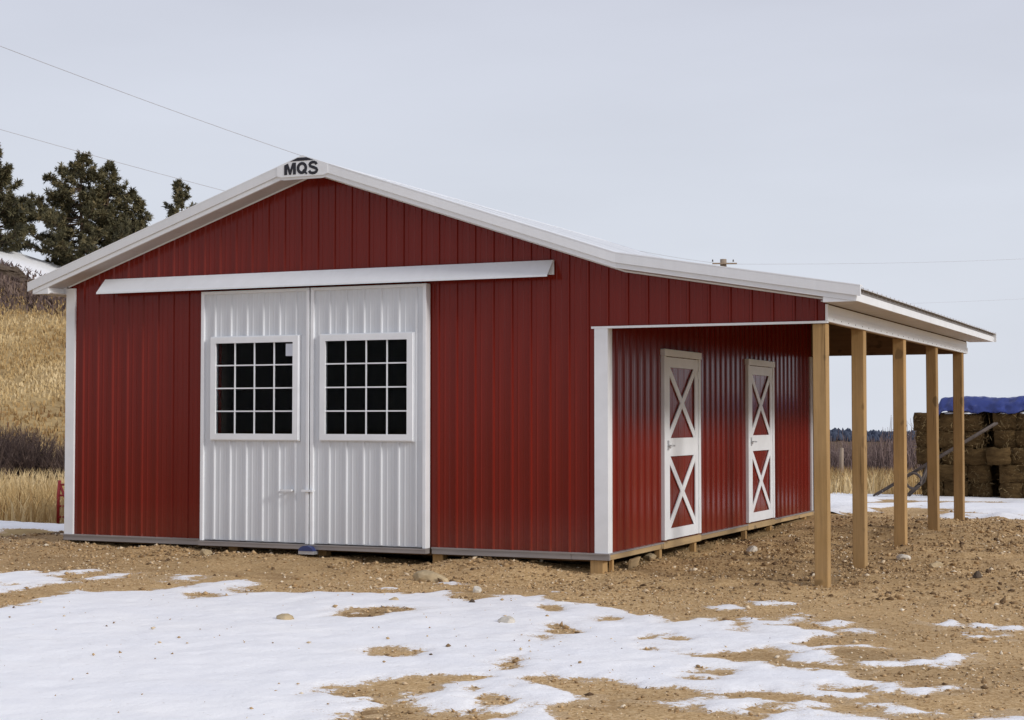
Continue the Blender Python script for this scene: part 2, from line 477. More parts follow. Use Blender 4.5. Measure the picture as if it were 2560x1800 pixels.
SNOW_ADD = [[(-4.5, -5.99),(-3.99, -5.47),(-3.77, -5.15),(-3.76, -4.82),(-3.94, -4.24),(-4.08, -3.67),(-3.81, -3.65),(-3.45, -3.42),(-3.36, -3.11),(-3.31, -2.61),(-3.2, -2.08),(-3.06, -2.21),(-2.84, -2.89),(-2.71, -3.08),(-2.38, -2.94),(-2.08, -2.88),(-1.97, -2.68),(-1.68, -2.46),(-1.38, -2.54),(-0.96, -2.41),(-0.87, -2.07),(-0.58, -2.58),(-0.38, -2.61),(-0.18, -2.43),(-0.21, -2.16),(0.1, -2.0),(0.34, -2.28),(0.63, -2.28),(0.8, -2.52),(1.15, -2.67),(1.51, -3.12),(1.58, -3.06),(1.85, -3.31),(1.84, -2.94),(2.01, -2.86),(2.18, -3.16),(2.39, -3.06),(2.51, -3.61),(2.66, -3.71),(2.41, -2.88),(2.59, -2.91),(2.81, -2.34),(2.82, -2.5),(2.7, -3.2),(2.89, -3.15),(3.14, -3.22),(3.31, -3.37),(3.23, -3.64),(3.14, -4.08),(3.25, -4.32),(3.45, -4.26),(3.71, -4.09),(3.72, -4.15),(3.51, -4.5),(3.62, -5.02),(3.43, -5.02),(3.2, -4.63),(3.06, -4.57),(2.88, -4.75),(2.65, -5.04),(2.96, -5.25),(3.17, -5.23),(3.48, -5.45),(3.71, -5.35),(4.02, -5.75),(4.33, -5.96),(4.62, -5.87),(4.48, -6.21),(4.34, -6.31),(4.04, -5.93),(3.84, -6.35),(4.26, -6.36),(4.13, -6.49),(3.86, -6.42),(3.55, -6.48),(3.3, -6.66),(3.12, -6.67),(2.82, -6.75),(2.47, -6.6),(2.29, -6.42),(2.21, -6.56),(2.04, -6.45),(1.97, -6.66),(2.1, -6.98),(2.48, -6.8),(2.78, -7.01),(2.94, -7.1),(3.18, -7.06),(3.39, -6.92),(3.65, -7.0),(3.63, -7.28),(3.45, -7.36),(3.28, -7.29),(3.0, -7.26),(2.77, -7.24),(2.6, -7.44),(2.76, -7.65),(3.35, -9.15),(0.24, -10.55)], [(2.47, -1.61),(2.46, -1.71),(2.42, -1.8),(2.34, -1.86),(2.24, -1.88),(2.16, -1.83),(2.11, -1.76),(2.11, -1.66),(2.16, -1.57),(2.24, -1.51),(2.34, -1.49),(2.42, -1.54)], [(2.1, -2.12),(2.09, -2.19),(2.05, -2.25),(1.98, -2.31),(1.9, -2.32),(1.83, -2.31),(1.79, -2.25),(1.79, -2.18),(1.83, -2.12),(1.9, -2.06),(1.99, -2.05),(2.06, -2.07)], [(4.53, -3.1),(4.52, -3.18),(4.48, -3.26),(4.41, -3.3),(4.34, -3.3),(4.29, -3.27),(4.26, -3.2),(4.27, -3.12),(4.31, -3.04),(4.37, -3.0),(4.44, -2.98),(4.5, -3.03)], [(4.58, -3.28),(4.57, -3.32),(4.56, -3.36),(4.54, -3.38),(4.51, -3.38),(4.49, -3.36),(4.48, -3.32),(4.48, -3.29),(4.5, -3.26),(4.52, -3.24),(4.55, -3.24),(4.57, -3.26)], [(4.32, -2.49),(4.32, -2.53),(4.31, -2.58),(4.29, -2.6),(4.26, -2.6),(4.24, -2.57),(4.22, -2.52),(4.22, -2.47),(4.24, -2.43),(4.26, -2.41),(4.29, -2.41),(4.31, -2.44)], [(4.6, -2.48),(4.6, -2.55),(4.57, -2.61),(4.53, -2.64),(4.49, -2.65),(4.45, -2.61),(4.43, -2.55),(4.43, -2.49),(4.46, -2.44),(4.5, -2.39),(4.55, -2.4),(4.58, -2.42)], [(4.13, -2.44),(4.14, -2.53),(4.13, -2.6),(4.11, -2.64),(4.07, -2.63),(4.04, -2.57),(4.02, -2.49),(4.01, -2.4),(4.02, -2.32),(4.05, -2.28),(4.08, -2.3),(4.11, -2.35)], [(4.02, -6.95),(4.02, -7.03),(3.99, -7.1),(3.94, -7.15),(3.87, -7.16),(3.82, -7.13),(3.78, -7.06),(3.78, -6.99),(3.81, -6.91),(3.87, -6.87),(3.93, -6.86),(3.99, -6.9)], [(3.48, -3.06),(3.48, -3.13),(3.46, -3.18),(3.43, -3.21),(3.39, -3.21),(3.35, -3.19),(3.33, -3.13),(3.33, -3.08),(3.34, -3.01),(3.38, -2.98),(3.42, -2.98),(3.46, -3.02)], [(3.18, -2.79),(3.19, -2.85),(3.18, -2.9),(3.15, -2.92),(3.13, -2.92),(3.1, -2.88),(3.08, -2.83),(3.07, -2.77),(3.08, -2.71),(3.1, -2.69),(3.13, -2.69),(3.16, -2.73)], [(3.9, -4.95),(4.09, -4.68),(4.21, -4.68),(4.28, -4.38),(4.44, -4.23),(4.39, -4.7),(4.24, -4.97),(4.05, -5.06)], [(3.78, -7.31),(3.9, -7.19),(4.18, -7.15),(4.46, -7.14),(4.51, -7.36),(4.7, -8.55),(4.18, -8.79)], [(4.25, -6.74),(4.48, -6.73),(4.82, -6.84),(4.79, -6.89),(4.46, -6.89),(4.3, -6.8)], [(4.87, -6.79),(5.13, -6.67),(5.49, -6.55),(5.76, -8.09),(5.1, -8.37)], [(-6.7, -3.03),(-5.74, -2.95),(-5.67, -2.47),(-5.39, -2.78),(-5.34, -2.48),(-5.26, -2.04),(-5.1, -2.21),(-5.12, -2.91),(-4.58, -3.11),(-4.63, -3.55),(-4.5, -4.03),(-4.35, -4.51),(-4.85, -4.94)], [(-4.66, -2.92),(-4.8, -2.3),(-4.58, -1.98),(-4.52, -2.06),(-4.43, -2.72),(-4.52, -2.99)], [(-3.73, -2.21),(-3.65, -2.35),(-3.63, -2.48),(-3.68, -2.56),(-3.77, -2.57),(-3.88, -2.51),(-3.99, -2.4),(-4.07, -2.25),(-4.09, -2.12),(-4.04, -2.05),(-3.95, -2.03),(-3.84, -2.09)], [(-1.1, -1.31),(-1.07, -1.39),(-1.07, -1.46),(-1.11, -1.49),(-1.15, -1.49),(-1.21, -1.45),(-1.25, -1.39),(-1.28, -1.3),(-1.28, -1.24),(-1.25, -1.2),(-1.2, -1.2),(-1.15, -1.24)], [(-1.34, -2.06),(-1.34, -2.1),(-1.36, -2.14),(-1.41, -2.18),(-1.47, -2.2),(-1.52, -2.2),(-1.55, -2.17),(-1.56, -2.13),(-1.53, -2.09),(-1.48, -2.05),(-1.42, -2.04),(-1.37, -2.04)], [(3.46, 6.72),(3.45, 6.55),(3.4, 6.37),(3.32, 6.24),(3.23, 6.17),(3.16, 6.17),(3.12, 6.25),(3.13, 6.37),(3.18, 6.55),(3.26, 6.71),(3.35, 6.82),(3.42, 6.82)], [(0.28, -1.53),(0.29, -1.58),(0.28, -1.63),(0.25, -1.65),(0.22, -1.66),(0.18, -1.63),(0.15, -1.6),(0.14, -1.55),(0.15, -1.51),(0.18, -1.48),(0.22, -1.48),(0.25, -1.49)], [(-5.47, 28.0),(-3.52, 28.29),(-0.28, 21.48),(2.09, 18.62),(4.38, 19.13),(4.77, 11.89),(3.09, 10.35),(2.49, 10.66),(2.13, 10.78),(2.11, 9.5),(1.47, 11.42),(0.81, 12.81),(0.72, 9.29),(0.22, 8.98),(0.19, 7.84),(-0.17, 8.01)], [(-15.25, 6.0),(-14.77, 7.12),(-15.07, 7.89),(-14.21, 7.34),(-13.08, 6.43),(-12.77, 5.78),(-12.49, 4.96),(-13.21, 3.89)]]
SNOW_CUT = [[(1.15, -7.7),(1.12, -7.44),(1.17, -7.05),(1.23, -6.84),(1.48, -6.76),(1.74, -6.66),(1.76, -6.79),(1.65, -6.88),(1.63, -7.17),(1.67, -7.27),(1.82, -7.3),(1.83, -7.45),(1.57, -7.54),(1.68, -7.75),(1.94, -8.02),(2.17, -8.06),(2.29, -7.91),(2.39, -7.87),(2.43, -8.0),(2.39, -8.21),(2.53, -8.61),(1.87, -8.9),(1.57, -8.13),(1.6, -7.9),(1.5, -7.72),(1.36, -7.73)], [(1.8, -7.16),(1.92, -7.07),(2.01, -7.25),(2.13, -7.37),(2.33, -7.51),(2.3, -7.63),(2.15, -7.65),(2.08, -7.46),(1.87, -7.28)], [(0.81, -5.84),(0.83, -5.94),(0.81, -6.04),(0.73, -6.11),(0.64, -6.13),(0.54, -6.1),(0.46, -6.02),(0.44, -5.92),(0.46, -5.82),(0.54, -5.75),(0.64, -5.72),(0.74, -5.76)], [(1.68, -6.03),(1.72, -6.15),(1.74, -6.25),(1.72, -6.29),(1.67, -6.29),(1.61, -6.22),(1.55, -6.11),(1.5, -5.98),(1.48, -5.88),(1.51, -5.84),(1.56, -5.84),(1.62, -5.92)], [(1.32, -4.04),(1.36, -4.19),(1.35, -4.3),(1.3, -4.38),(1.21, -4.38),(1.11, -4.3),(1.03, -4.17),(0.99, -4.02),(1.0, -3.89),(1.06, -3.82),(1.15, -3.83),(1.25, -3.91)], [(1.32, -4.6),(1.34, -4.69),(1.34, -4.76),(1.31, -4.8),(1.26, -4.8),(1.2, -4.75),(1.16, -4.68),(1.13, -4.59),(1.14, -4.52),(1.17, -4.48),(1.22, -4.48),(1.27, -4.53)], [(-0.56, -4.04),(-0.54, -4.13),(-0.56, -4.21),(-0.62, -4.26),(-0.7, -4.27),(-0.78, -4.25),(-0.84, -4.18),(-0.86, -4.1),(-0.84, -4.02),(-0.78, -3.96),(-0.71, -3.94),(-0.62, -3.97)], [(-0.86, -3.89),(-0.84, -3.95),(-0.83, -4.0),(-0.86, -4.02),(-0.89, -4.03),(-0.94, -3.99),(-0.97, -3.95),(-1.0, -3.9),(-1.0, -3.84),(-0.98, -3.82),(-0.94, -3.81),(-0.9, -3.84)], [(-0.43, -3.51),(-0.43, -3.55),(-0.46, -3.6),(-0.51, -3.64),(-0.58, -3.65),(-0.64, -3.65),(-0.67, -3.64),(-0.67, -3.6),(-0.63, -3.55),(-0.58, -3.51),(-0.51, -3.5),(-0.46, -3.49)], [(1.43, -3.32),(1.44, -3.38),(1.42, -3.46),(1.38, -3.49),(1.33, -3.5),(1.27, -3.47),(1.23, -3.41),(1.22, -3.33),(1.23, -3.27),(1.28, -3.22),(1.34, -3.22),(1.39, -3.25)], [(0.7, -2.82),(0.72, -2.88),(0.71, -2.94),(0.68, -2.97),(0.64, -2.98),(0.6, -2.95),(0.56, -2.9),(0.55, -2.84),(0.55, -2.78),(0.58, -2.74),(0.63, -2.75),(0.67, -2.77)], [(-2.68, -3.39),(-2.64, -3.5),(-2.65, -3.6),(-2.71, -3.67),(-2.81, -3.69),(-2.92, -3.65),(-3.0, -3.58),(-3.05, -3.47),(-3.04, -3.37),(-2.98, -3.3),(-2.88, -3.28),(-2.77, -3.31)], [(2.31, -4.19),(2.32, -4.26),(2.29, -4.31),(2.24, -4.35),(2.18, -4.36),(2.13, -4.34),(2.1, -4.29),(2.09, -4.23),(2.12, -4.17),(2.17, -4.12),(2.23, -4.12),(2.28, -4.14)], [(2.38, -4.88),(2.38, -4.9),(2.37, -4.94),(2.36, -4.96),(2.33, -4.96),(2.3, -4.94),(2.29, -4.92),(2.28, -4.88),(2.3, -4.86),(2.31, -4.84),(2.34, -4.84),(2.36, -4.85)], [(3.12, -5.89),(3.13, -5.94),(3.1, -5.99),(3.06, -6.03),(3.01, -6.03),(2.97, -6.01),(2.94, -5.97),(2.94, -5.92),(2.96, -5.85),(3.0, -5.82),(3.05, -5.81),(3.09, -5.83)], [(3.06, -6.19),(3.07, -6.23),(3.06, -6.27),(3.04, -6.28),(3.02, -6.29),(2.99, -6.26),(2.98, -6.24),(2.97, -6.2),(2.98, -6.16),(3.0, -6.15),(3.02, -6.14),(3.05, -6.17)], [(4.02, -6.07),(4.01, -6.13),(3.97, -6.18),(3.9, -6.22),(3.83, -6.24),(3.77, -6.23),(3.75, -6.2),(3.76, -6.15),(3.8, -6.09),(3.87, -6.06),(3.94, -6.04),(3.99, -6.04)], [(-4.77, -3.56),(-4.76, -3.62),(-4.8, -3.7),(-4.9, -3.77),(-5.0, -3.82),(-5.11, -3.82),(-5.18, -3.79),(-5.2, -3.73),(-5.16, -3.64),(-5.06, -3.58),(-4.95, -3.53),(-4.84, -3.52)], [(-4.08, -3.61),(-4.08, -3.67),(-4.14, -3.75),(-4.24, -3.84),(-4.36, -3.9),(-4.47, -3.92),(-4.54, -3.89),(-4.55, -3.83),(-4.49, -3.75),(-4.39, -3.66),(-4.26, -3.6),(-4.15, -3.58)], [(-3.74, -4.84),(-3.73, -4.87),(-3.75, -4.91),(-3.79, -4.96),(-3.84, -4.98),(-3.9, -4.98),(-3.94, -4.96),(-3.96, -4.92),(-3.93, -4.88),(-3.89, -4.84),(-3.84, -4.81),(-3.78, -4.81)], [(0.48, 16.23),(0.51, 15.64),(0.42, 15.09),(0.22, 14.74),(-0.07, 14.87),(-0.35, 15.24),(-0.53, 15.75),(-0.57, 16.32),(-0.47, 16.81),(-0.24, 17.09),(0.05, 17.05),(0.31, 16.73)], [(2.25, 17.28),(2.2, 16.92),(2.0, 16.56),(1.69, 16.33),(1.36, 16.26),(1.09, 16.37),(0.95, 16.65),(0.99, 17.01),(1.19, 17.37),(1.51, 17.62),(1.85, 17.69),(2.13, 17.56)], [(1.13, 15.54),(1.18, 14.92),(1.28, 13.55),(1.14, 13.34),(0.95, 13.37),(0.75, 13.74),(0.44, 15.16),(0.41, 15.6),(0.49, 15.94),(0.65, 16.12),(0.85, 16.11),(1.02, 15.9)]]

# ---------------------------------------------------------------- ground sheet
def axis(lo, hi, step, far):
    core = np.arange(lo, hi + step / 2, step)
    out = []; d = step; p = 0
    while p < far:
        d *= 1.05; p += d; out.append(p)
    out = np.array(out)
    return np.concatenate([lo - out[::-1], core, hi + out])

def micro(x, y):
    r = np.hypot(x - 6.32, y + 16.43)
    near = sstep(60, 25, r)
    m_ = .034 * fbm(x * 1.1, y * 1.1, 3, 2) + .026 * fbm(x * 3.7, y * 3.7, 9, 3)
    rough = .55 + 1.3 * sstep(-1.8, -.2, y) * sstep(14, 10, y)     # churned soil round the barn
    return m_ * near * rough

def full_height(x, y):
    return height(x, y) + micro(x, y)

def grid_mesh(name, xs, ys, zf, mat, attrs_f=None, keep=None, smooth=True):
    X, Y = np.meshgrid(xs, ys)
    Z = zf(X, Y)
    nx, ny = len(xs), len(ys)
    idx = np.arange(nx * ny).reshape(ny, nx)
    F = np.stack([idx[:-1, :-1], idx[:-1, 1:], idx[1:, 1:], idx[1:, :-1]], -1).reshape(-1, 4)
    V = np.stack([X.ravel(), Y.ravel(), Z.ravel()], -1)
    at_ = attrs_f(X.ravel(), Y.ravel()) if attrs_f else {}
    if keep is not None:
        kv = keep.ravel(); F = F[kv[F].any(1)]
        used = np.unique(F); remap = -np.ones(len(V), np.int64); remap[used] = np.arange(len(used))
        V = V[used]; F = remap[F]; at_ = {k: v[used] for k, v in at_.items()}
    return fast_mesh(name, V, F, mat, None, smooth, at_)

def ground_attrs(x, y):
    r = np.hypot(x - 6.32, y + 16.43)
    e = (-(x + 8.71) * .98 + (y - 1.0) * -.22) + .25 * fbm(x * 1.3, y * 1.3, 5, 3)
    s = (x - 6.32) * -.656 + (y + 16.43) * .755 + 4 * fbm(x * .12, y * .12, 8, 3)
    gr = np.maximum(sstep(.9, 1.5, e), sstep(38, 43, r + 2 * fbm(x * .4, y * .4, 6, 3)))
    berm = sstep(-.75, -.1, e) * sstep(1.6, .9, e) * sstep(-1.2, .5, y) * .9
    return {"grass": gr, "scrub": sstep(80, 93, s), "berm": berm}

gobj = grid_mesh("ground", axis(-10, 9, .07, 3200), axis(-10, 11, .07, 3200), full_height, M.ground, ground_attrs)
tag(gobj, "tan gravelly dirt yard running into dry grass field and hill", kind="structure")

# ---------------------------------------------------------------- snow lying in patches
def poly_sd(px, py, poly):
    """signed distance, positive inside"""
    P = np.array(poly, float); Q = np.roll(P, -1, 0)
    d2 = np.full(px.shape, 1e9); inside = np.zeros(px.shape, bool)
    for (ax, ay), (bx, by) in zip(P, Q):
        ex, ey = bx - ax, by - ay
        L = ex * ex + ey * ey + 1e-12
        t = np.clip(((px - ax) * ex + (py - ay) * ey) / L, 0, 1)
        d2 = np.minimum(d2, (px - ax - ex * t) ** 2 + (py - ay - ey * t) ** 2)
        if ay != by:
            c = ((ay > py) != (by > py)) & (px < (bx - ax) * (py - ay) / (by - ay) + ax)
            inside ^= c
    d = np.sqrt(d2)
    return np.where(inside, d, -d)

def snow_sd(x, y):
    sd = np.full(x.shape, -9.0)
    wx = x + .10 * fbm(x * 1.6, y * 1.6, 21, 3); wy = y + .16 * fbm(x * 1.6, y * 1.6, 22, 3)
    for p_ in SNOW_ADD:
        a = np.array(p_); lo = a.min(0) - 1.0; hi = a.max(0) + 1.0
        k = (x > lo[0]) & (x < hi[0]) & (y > lo[1]) & (y < hi[1])
        if k.any(): sd[k] = np.maximum(sd[k], poly_sd(wx[k], wy[k], p_))
    for p_ in SNOW_CUT:
        a = np.array(p_); lo = a.min(0) - 1.0; hi = a.max(0) + 1.0
        k = (x > lo[0]) & (x < hi[0]) & (y > lo[1]) & (y < hi[1])
        if k.any(): sd[k] = np.minimum(sd[k], -poly_sd(wx[k], wy[k], p_))
    r = np.hypot(x - 6.32, y + 16.43)
    far = sstep(24, 28, r)
    streak = fbm(x * .55 - y * .15, y * 1.5 + x * .2, 27, 3)
    return (sd + .16 * fbm(x * 2.6, y * 1.8, 23, 4) + .17 * fbm(x * 9, y * 6, 25, 4) + far * (1.7 * streak - .22)
            + .085 - .75 * np.clip(fbm(x * 1.5, y * .8, 29, 3) - .27, 0, 1))

def snow_patch(x0, x1, y0, y1, step, thick):
    xs = np.arange(x0, x1, step); ys = np.arange(y0, y1, step)
    X, Y = np.meshgrid(xs, ys)
    sd = snow_sd(X.ravel(), Y.ravel()).reshape(X.shape)
    inn = sstep(-.05, .35, sd)
    lift = np.clip(sd * .11, -.12, thick) * (.45 + .55 * inn) + (.006 + .006 * inn) * fbm(X * 4, Y * 4, 31, 4) + .010 * fbm(X * 14, Y * 11, 35, 2) * (1 - inn)
    keep = sd > -.3
    edge = np.clip(1 - sd / .30, 0, 1).ravel()
    o = grid_mesh("snow", xs, ys, lambda a, b: height(a, b) + .8 * micro(a, b) + lift, M.snow, lambda a, b: {"edge": edge}, keep)
    return o
tag(snow_patch(-10.5, 8.6, -10.0, 1.6, .034, .022), "thin white snow patches lying over the front yard", "snow", kind="stuff")
tag(snow_patch(-9, 9, 9.6, 25, .11, .05), "band of white snow on the yard behind the lean-to", "snow", kind="stuff")
tag(snow_patch(-20, -8.2, -2, 12, .11, .05), "white snow strip at the foot of the grass left of the barn", "snow", kind="stuff")

def hill_snow():
    xs = np.arange(-95, -40, .8); ys = np.arange(48, 100, .8)
    X, Y = np.meshgrid(xs, ys)
    s = (X - 6.32) * -.656 + (Y + 16.43) * .755
    t = (X - 6.32) * .755 + (Y + 16.43) * .656
    sd = s - 102.6 + 3.5 * fbm(X * .13, Y * .13, 41, 3)
    lift = np.clip(sd * .25, -.4, .12)
    o = grid_mesh("snow", xs, ys, lambda a, b: full_height(a, b) + lift, M.snow, None, sd > -3)
    tag(o, "white snow on the hilltop under the pines", "snow", kind="stuff")
hill_snow()

# ================================================================ THE BARN
RIB = .2286
XL, XR, YB = -7.294, 0.0, 9.07       # main block: left wall, right wall, rear wall
XP = 2.424                           # outer face of the lean-to
RX = -3.648                          # ridge
ZB = 2.441                           # lean-to header underside
def rtop(x):
    if x <= .233: return 4.514 - .3333 * abs(x - RX)
    return 4.514 - .3333 * (.233 - RX) - .1677 * (x - .233)
def walltop(x): return rtop(x) - .158

PROF = [(-.021, 0), (-.010, .018), (.010, .018), (.021, 0), (.066, 0), (.073, .0035), (.083, .0035), (.090, 0), (.1386, 0), (.1456, .0035), (.1556, .0035), (.1626, 0)]
def profile(a, b, phase):
    k0 = math.floor((a - phase) / RIB) - 1
    pts = []
    for k in range(k0, k0 + int((b - a) / RIB) + 4):
        for d, h in PROF:
            s = phase + k * RIB + d
            pts.append((s, h))
    xs_ = [p_[0] for p_ in pts]; hs_ = [p_[1] for p_ in pts]
    inner = [p_ for p_ in pts if a + 1e-5 < p_[0] < b - 1e-5]
    return [(a, float(np.interp(a, xs_, hs_)))] + inner + [(b, float(np.interp(b, xs_, hs_)))]

def sheet(name, pr, zb, zt, place, mat, parent):
    """ribbed sheet: place(s, h, z) -> point, zb/zt functions of s"""
    V, F = [], []
    for s, h in pr:
        V.append(place(s, h, zb(s))); V.append(place(s, h, zt(s)))
    for i in range(len(pr) - 1):
        F.append((2 * i, 2 * i + 2, 2 * i + 3, 2 * i + 1))
    return mesh(name, V, F, mat, parent)

barn = tag(empty("barn", (0, 0, 0)), "red metal barn with white trim, sliding doors and a lean-to on wooden posts", "barn")
PHX = (0 - 30.907) * RIB            # a rib position on the front
def cuts(a, b, phase, pitch):
    k = math.ceil((a - phase) / pitch + 1e-6); out = [a]
    while phase + k * pitch < b - 1e-6:
        if phase + k * pitch - out[-1] > .12: out.append(phase + k * pitch)
        k += 1
    return out + [b]

# ---- front wall: framing slab with the doorway left open, ribbed sheets on it
DX0, DX1 = -4.98, -2.36
top_pts = [(XL + .02, 3.0), (0.0, 3.0), (0.0, walltop(0) - .01), (RX, walltop(RX) - .01), (XL + .02, walltop(XL + .02) - .01)]
fw = prism_xz("wall", [(XL + .02, 0.0), (DX0, 0.0), (DX0, 2.96), (DX1, 2.96), (DX1, 0.0), (-.02, 0.0), (-.02, walltop(0) - .01), (RX, walltop(RX) - .01), (XL + .02, walltop(XL + .02) - .01)],
              .012, .11, M.inner, barn)
cx = cuts(XL, XP - .004, PHX, 4 * RIB)
extra = [DX0, DX1, 0.0, RX]
for i in range(len(cx) - 1):
    seg = [cx[i]] + [q for q in extra if cx[i] + .02 < q < cx[i + 1] - .02] + [cx[i + 1]]
    for a, b in zip(seg[:-1], seg[1:]):
        mid = (a + b) / 2
        zb_ = 2.93 if DX0 < mid < DX1 else (ZB if mid > 0 else -.012)
        off = .0012 * (i % 2)
        sheet("siding_panel", profile(a, b, PHX), lambda s, z=zb_: z, lambda s: walltop(s), lambda s, h, z, o_=off: (s, -h - o_, z), M.red, fw)
# lean-to gable framing behind the header sheets
prism_xz("gable_header", [(0.0, ZB + .004), (XP - .03, ZB + .004), (XP - .03, walltop(XP) - .01), (.23, walltop(.23) - .01), (0.0, walltop(0) - .01)], .012, .06, M.woodx, barn)

# ---- right side wall under the lean-to
sw = box("wall", -.11, -.012, .11, YB - .02, 0, 3.0, M.inner, barn)
cy_ = cuts(0, YB, .10, 4 * RIB)
for i in range(len(cy_) - 1):
    sheet("siding_panel", profile(cy_[i], cy_[i + 1], .10), lambda s: -.012, lambda s: 3.02,
          lambda s, h, z, o_=.0012 * (i % 2): (h + o_, s, z), M.red, sw)
# ---- left and rear walls (turned away from the camera)
lw = box("wall", XL + .012, XL + .11, .11, YB - .11, 0, 3.0, M.inner, barn)
cy_ = cuts(0, YB, .10, 4 * RIB)
for i in range(len(cy_) - 1):
    sheet("siding_panel", profile(cy_[i], cy_[i + 1], .10), lambda s: -.012, lambda s: walltop(XL), lambda s, h, z: (XL - h, s, z), M.red, lw)
rw = prism_xz("wall", [(XL + .02, 0.0), (-.02, 0.0), (-.02, walltop(0) - .01), (RX, walltop(RX) - .01), (XL + .02, walltop(XL + .02) - .01)], YB - .1, YB - .012, M.inner, barn)
for i in range(len(cx) - 1):
    zb_ = ZB if (cx[i] + cx[i + 1]) / 2 > 0 else -.012
    sheet("siding_panel", profile(cx[i], cx[i + 1], PHX), lambda s, z=zb_: z, lambda s: walltop(s), lambda s, h, z: (s, YB + h, z), M.red, rw)
prism_xz("gable_header", [(0.0, ZB + .004), (XP - .03, ZB + .004), (XP - .03, walltop(XP) - .01), (.23, walltop(.23) - .01), (0.0, walltop(0) - .01)], YB - .06, YB - .012, M.woodx, barn)
box("floor", XL + .02, -.02, .02, YB - .02, -.07, -.005, M.inner, barn)

# ---- corner boards and edge trims
def corner(name, L): return boxes(name, L, M.whitetrim, barn)
corner("corner_trim", [(-.125, .030, -.030, 0, -.005, ZB - .004), (.0, .030, 0, .105, -.005, ZB - .004)])
corner("corner_trim", [(XL - .03, XL + .105, -.030, 0, -.005, 3.10), (XL - .03, XL, 0, .10, -.005, 3.022)])
corner("corner_trim", [(0.004, .030, YB - .10, YB + .03, -.005, ZB - .01), (-.12, .004, YB + .02, YB + .032, -.005, ZB - .01)])
box("header_trim", -.16, XP + .012, -.034, .0, ZB - .014, ZB + .010, M.whitetrim, barn)
box("edge_trim", XP - .012, XP + .014, -.036, .012, ZB + .012, 2.62, M.whitetrim, barn)
# thin trim where the siding meets the rake soffit
for a, b in ((XL, RX), (RX, .233), (.233, XP)):
    prism_xz("rake_moulding", [(a, rtop(a) - .19), (b, rtop(b) - .19), (b, rtop(b) - .171), (a, rtop(a) - .171)], -.030, -.021, M.whitetrim, barn)

# ---- base trim
def base_front(a, b):
    t = box("base_trim", a, b, -.036, .0, -.078, -.021, M.galv, barn)
    box("trim_lip", a - .002, b + .002, -.048, -.0, -.0205, -.004, M.galv, t)
base_front(XL - .035, -5.26); base_front(-2.10, -.40); base_front(-.395, .045)
def base_side(a, b):
    t = box("base_trim", .0, .036, a, b, -.078, -.021, M.woody, barn)
    box("trim_lip", .0, .048, a - .002, b + .002, -.0205, -.004, M.galv, t)
D1, D2 = (1.79, 3.19), (5.34, 6.69)
base_side(.0, D1[0] - .02); base_side(D1[1] + .02, D2[0] - .02); base_side(D2[1] + .02, YB)
for d in (D1, D2):
    box("threshold", .0, .046, d[0] - .015, d[1] + .015, -.088, -.006, M.woody, barn, .006)
box("skid", XL + .1, -.05, .14, .22, -.11, -.072, M.woodx, barn)
def pier(x, y, w, d, z0): box("pier_block", x, x + w, y, y + d, z0, -.079, M.wood, barn, .006)
pier(-.185, -.012, .15, .14, -.42); pier(-2.12, .02, .13, .13, -.42); pier(-4.9, .05, .13, .13, -.42); pier(-3.7, .1, .13, .13, -.42)
for yy, w in ((1.72, .075), (3.04, .075), (5.3, .075), (6.58, .07), (8.6, .1)): pier(-.06, yy, .07, w, -.42)
pier(-.035, .012 + .14, .05, .035, -.4)
for xx in (-5.5, -3.5, -1.6):
    for yy in (2.4, 5.0, 8.0): pier(xx, yy, .2, .2, -.5)

